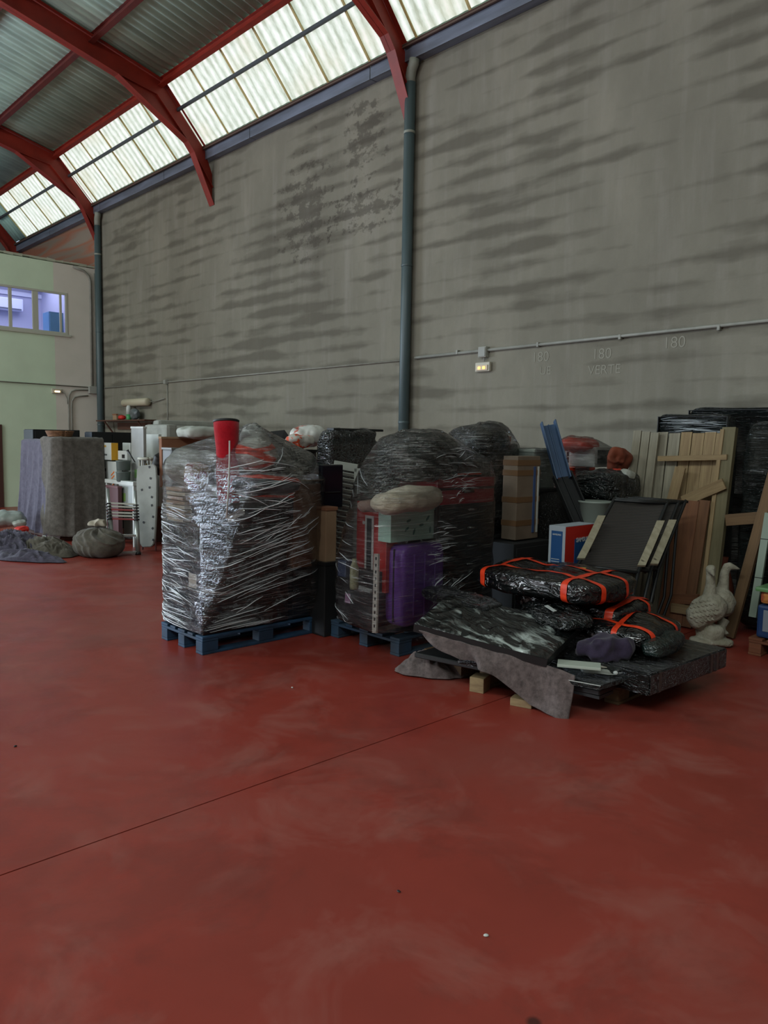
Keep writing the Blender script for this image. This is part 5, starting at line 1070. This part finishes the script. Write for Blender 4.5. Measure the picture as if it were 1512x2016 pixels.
# timber
def lean(parent, name, pxt, pyt, pxb, w_, th, m, yt=7.12, yb=6.74, zb=.012, pyb=1205):
    a = ony(pxt, pyt, yt); b = ony(pxb, pyb, yb); b.z = zb; return plank(name, a, b, w_, th, m, parent, side=(1, 0, 0))
t = T('plank_panel', 'three weathered grey planks leaning left of the wooden panel', 'planks', (-4.0, 6.8, 0))
for i in range(3): lean(t, 'plank', 1256+17*i, 848+2*i, 1212+17*i, .082, .022, PWG, 7.10, 6.72)
t = T('fence_section', 'large panel of pine planks with battens leaning against the block wall', 'timber panel', (-3.4, 6.8, 0))
for i in range(6): lean(t, 'plank', 1306+23.5*i, 851+(i % 2)*2, 1266+22*i, .112 if i % 2 else .104, .02, PWG if i < 2 else PW, 7.16, 6.80)
a, b = ony(1296, 903, 7.02), ony(1432, 900, 7.02); plank('batten', a, b, .05, .035, PW, t, side=(0, 0, 1))
a, b = ony(1345, 987, 6.93), ony(1426, 952, 6.93); plank('batten', a, b, .10, .025, PW, t, side=(0, 0, 1))
a, b = ony(1340, 920, 6.98), ony(1322, 990, 6.94); plank('short_board', a, b, .10, .02, PW, t, side=(1, 0, 0))
a, b = ony(1322, 1178, 6.74), ony(1376, 1180, 6.74); plank('batten', a, b, .09, .04, PWB, t, side=(0, 0, 1))
a, b = ony(1322, 1196, 6.70), ony(1372, 1204, 6.70); plank('batten', a, b, .08, .04, PW, t, side=(0, 0, 1))
t = T('board', 'wide brown boards leaning in front of the pine panel', 'boards', (-3.3, 6.7, 0))
lean(t, 'wide_board', 1352, 985, 1318, .24, .02, PWB, 6.90, 6.70); lean(t, 'wide_board', 1388, 985, 1352, .10, .02, wood('brown_board2', '6e4a2e', '583820'), 6.91, 6.71)
t = T('post', 'thick olive-brown post leaning at the right end of the pine panel', 'post', (-2.9, 6.8, 0)); lean(t, 'shaft', 1438, 842, 1392, .12, .06, PWO, 7.10, 6.76)
lean(t, 'shaft', 1424, 846, 1378, .035, .05, PW, 7.08, 6.74)
# black mattresses at the wall
MBL = black_wrap('mattress_black', '0c100f', '1c2423', 0, (.8, 3, 16), .9, .18, 4)
for lab, sp, ly in (('black wrapped mattress standing behind the pine panel', (1292, 1440, None, 813, None, 7.22), .20), ('taller black wrapped mattress at the right edge behind the timber', (1347, 1560, None, 798, None, 7.05), .12)):
    c, s, R = cbox(*sp, ly=ly); 
    if '1347' in str(sp): c.y = 7.80-ly/2+.0; 
    t = T('wrapped_mattress', lab, 'mattress', (c.x, c.y, 0)); bm = BM(); blob(bm, c, (s[0]/2, s[1]/2, s[2]/2-.005), None, 12, .02, 2.5, 98, 24, ridge=.006); O('body', bm, MBL, t, smooth=True)
    bm = BM(); tube(bm, [c+Vector((sx*(s[0]/2-.03), -s[1]/2, sz*(s[2]/2-.03))) for sx, sz in ((-1, -1), (-1, 1), (1, 1), (1, -1))], .012, 8); O('piping', bm, BLKM, t, smooth=True)
mt_ = bpy.data.objects['wrapped_mattress.001'] if 'wrapped_mattress.001' in bpy.data.objects else None
for o_ in [o_ for o_ in bpy.data.objects if o_.get('label', '').startswith('black wrapped mattress standing')]:
    b_ = [c_ for c_ in o_.children if c_.name.startswith('body')][0]; v_ = verts_of([b_]); x0_, x1_, z1_ = min(p.x for p in v_), max(p.x for p in v_), max(p.z for p in v_)
    folds_glints(b_, [((x0_+.03+q_.uniform(0, .6), 6, z1_-q_.uniform(.03, .24)), (1, 0, 0), q_.uniform(.1, .5), q_.uniform(-.02, .02), (0, 1, 0)) for k in range(45)], FOLD_GLINT, (.0006, .0016), 9)  # pale strands stand in for glossy streaks near the mattress top
single('wrapped_furniture', 'dark film-wrapped furniture piece at the right edge behind the leaning plank', 'furniture', blob(BM(), (-2.35, 7.25, .95), (.42, .22, .93), None, 9, .02, 3, 99, 16, ridge=.01), MBL, smooth=True)
t = T('timber_stand', 'brown frame of a crossbeam and a long slanted plank at the right edge', 'timber frame', (-2.6, 6.7, 0))
PWR = wood('dull_brown_timber', '6e5436', '5a442c')
plank('crossbeam', ony(1430, 1024, 6.88), ony(1530, 1016, 6.88), .10, .045, PWR, t, side=(0, 0, 1))
lean(t, 'slanted_plank', 1532, 900, 1437, .085, .045, PWR, 6.86, 6.66, pyb=1238)
t = T('strip', 'thin greenish-white strip leaning beside the storage bin', 'strip', (-2.4, 6.6, 0)); a = ony(1514, 1010, 6.76); b = ony(1482, 1215, 6.60); b.z = max(b.z, .02); plank('strip_body', a, b, .06, .03, mat('pale_green_strip', '7d8a7c', .6), t, side=(1, 0, 0))
for q in (.25, .62): p = a.lerp(b, q); O('black_tie', bxm(p, (.065, .035, .008)), BLKM, t)
bm = BM(); lathe(bm, flr(1418, 1232)+Vector((-.14, .30, 0)), [(.07, 0), (.11, .15), (.12, .3), (.08, .45), (.05, .55), (.055, .6)], 20); single('vase', 'terracotta vase hidden behind the geese', 'vase', bm, mat('terracotta', '8a3f24', .8), smooth=True)
# storage bin and pallet
bp = flr(1472, 1288); pallet('small wooden pallet at the right edge under the storage bin', bp.x, bp.y, .6, .8, wood('reddish_pallet', '7a4a30', '5f3622'))
t = T('storage_bin', 'storage bin with blue base, orange contents and green lid at the right edge', 'bin', (bp.x+.3, bp.y+.3, .145))
zb0 = .147; zt0 = at(1474, 1162, 6.0).z; bc = Vector((bp.x+.30, bp.y+.24, 0))
O('blue_base', bxm((bc.x, bc.y, zb0+.13), (.52, .42, .26), None, .02), mat('bin_blue', '1f3a66', .4), t); O('contents', bxm((bc.x, bc.y, (zb0+.26+zt0)/2), (.50, .40, zt0-zb0-.28), None, .03), mat('orange_contents', '9a4a30', .6, 'b87838', 7, lo=.52, hi=.6), t)
O('lid', bxm((bc.x, bc.y, zt0), (.56, .46, .035), None, .012), mat('lid_green', '5f8a5a', .35), t); O('side_label', bxm((bc.x-.12, bc.y-.213, zb0+.14), (.18, .004, .17), None, 0), mat('label_grey', '7e8690', .5), t)
single('box', 'dark blue-grey case on top of the green lid at the right edge', 'case', bxm((bc.x+.05, bc.y+.05, zt0+.26), (.42, .34, .46), None, .01), mat('case_blue', '2a3644', .3))
# ---------------------------------------------------------------- geese
STN = mat('weathered_stone', 'a39f90', .95, '85816f', 9, bump=.9, bsc=45, bdist=.012)
def goose():
    D = 6.38; X = Vector((.688, .725, 0)); N = Vector((-.721, .686, 0)); bm = BM()
    def pt(px, py, dd=0): return at(px, py, D)+N*dd
    def sub(c, s, R=None, **k): b2 = BM(); blob(b2, c, s, R, **k); me = bpy.data.meshes.new('x'); b2.to_mesh(me); b2.free(); bm.from_mesh(me); bpy.data.meshes.remove(me)
    A = math.atan2(X.y, X.x)
    RR = rz(A) @ Matrix.Rotation(-.45, 3, 'Y')
    sub(pt(1390, 1198, -.03), (.160, .13, .120), RR, k=2, nz=.012, ns=20, seed=1, res=16)
    sub(pt(1367, 1214, -.04), (.075, .09, .11), RR, k=2, nz=.01, ns=20, seed=2, res=10)
    sub(pt(1424, 1190, .07), (.125, .12, .13), rz(A), k=2, nz=.01, ns=20, seed=3, res=12)
    def tb(pts, rr): tube(bm, pts, rr, 14)
    tb([pt(1390, 1215, -.03), pt(1393, 1180, -.03), pt(1396, 1150, -.03), pt(1396, 1128, -.03), pt(1396, 1118, -.035), pt(1395, 1112, -.04)], [.09, .062, .04, .036, .042, .028])
    tb([pt(1395, 1121, -.02), pt(1393, 1124, -.10), pt(1392, 1128, -.14)], [.034, .02, .008])
    tb([pt(1418, 1210, .08), pt(1428, 1180, .08), pt(1432, 1150, .07), pt(1434, 1130, .07), pt(1440, 1116, .07)], [.09, .062, .042, .036, .034])
    tb([pt(1436, 1120, .07), pt(1444, 1117, .065), pt(1454, 1120, .06), pt(1463, 1123, .06)], [.036, .034, .018, .006])
    sub(pt(1398, 1246, 0), (.11, .10, .075), rz(A), k=2.6, nz=.03, ns=8, seed=4, res=10)
    c = pt(1400, 1262, 0); c.z = .035; sub(c, (.165, .12, .034), rz(A), k=3, nz=.02, ns=8, seed=5, res=10)
    tb([pt(1430, 1222, .05), pt(1422, 1240, .03), pt(1425, 1252, 0)], [.05, .035, .05])
    return bm
t = T('goose_statue', 'pair of weathered pale stone geese on one base, necks raised', 'statue', flr(1398, 1265))
gb_ = goose(); gbv = BVHTree.FromBMesh(gb_)
o = O('stone_body', gb_, STN, t, smooth=True); rm = o.modifiers.new('fuse', 'REMESH'); rm.mode = 'VOXEL'; rm.voxel_size = .0075; rm.use_smooth_shade = True; sm = o.modifiers.new('soft', 'SMOOTH'); sm.iterations = 4
FX = Vector((.688, .725, 0)); k = 0
for r in range(6):
    for q in range(7):
        px, py = 1362+q*7.5+(r % 2)*3.5, 1178+r*9.5+q*-1.2
        rx, ry = (px-1384)/30, (py-1202)/28
        if rx*rx+ry*ry > .85: continue
        p = at(px, py, 6.38); hh = gbv.ray_cast(EYE, (p-EYE).normalized()); p = hh[0] if hh[0] else p
        bm = BM(); blob(bm, p, (.021, .009, .008), rz(.81) @ Matrix.Rotation(.5, 3, 'Y'), 2, .0, 1, k, 4); O('wing_feather', bm, STN, t, smooth=True); k += 1
# small debris on the floor
for i, (px, py, m_) in enumerate(((575, 1354, WHT), (957, 1843, WHT), (30, 1470, BLKM), (785, 1756, BLKM))):
    p = flr(px, py); bm = BM(); blob(bm, p+Vector((0, 0, .003)), (.009, .006, .003), rz(i), 2, .002, 60, i, 4)
    single('debris', ('white crumb on the floor in front of the bright blue pallet', 'white chip on the open floor near the bottom right', 'black crumb on the floor at the left edge', 'black crumb on the open floor below the middle')[i], 'debris', bm, m_)
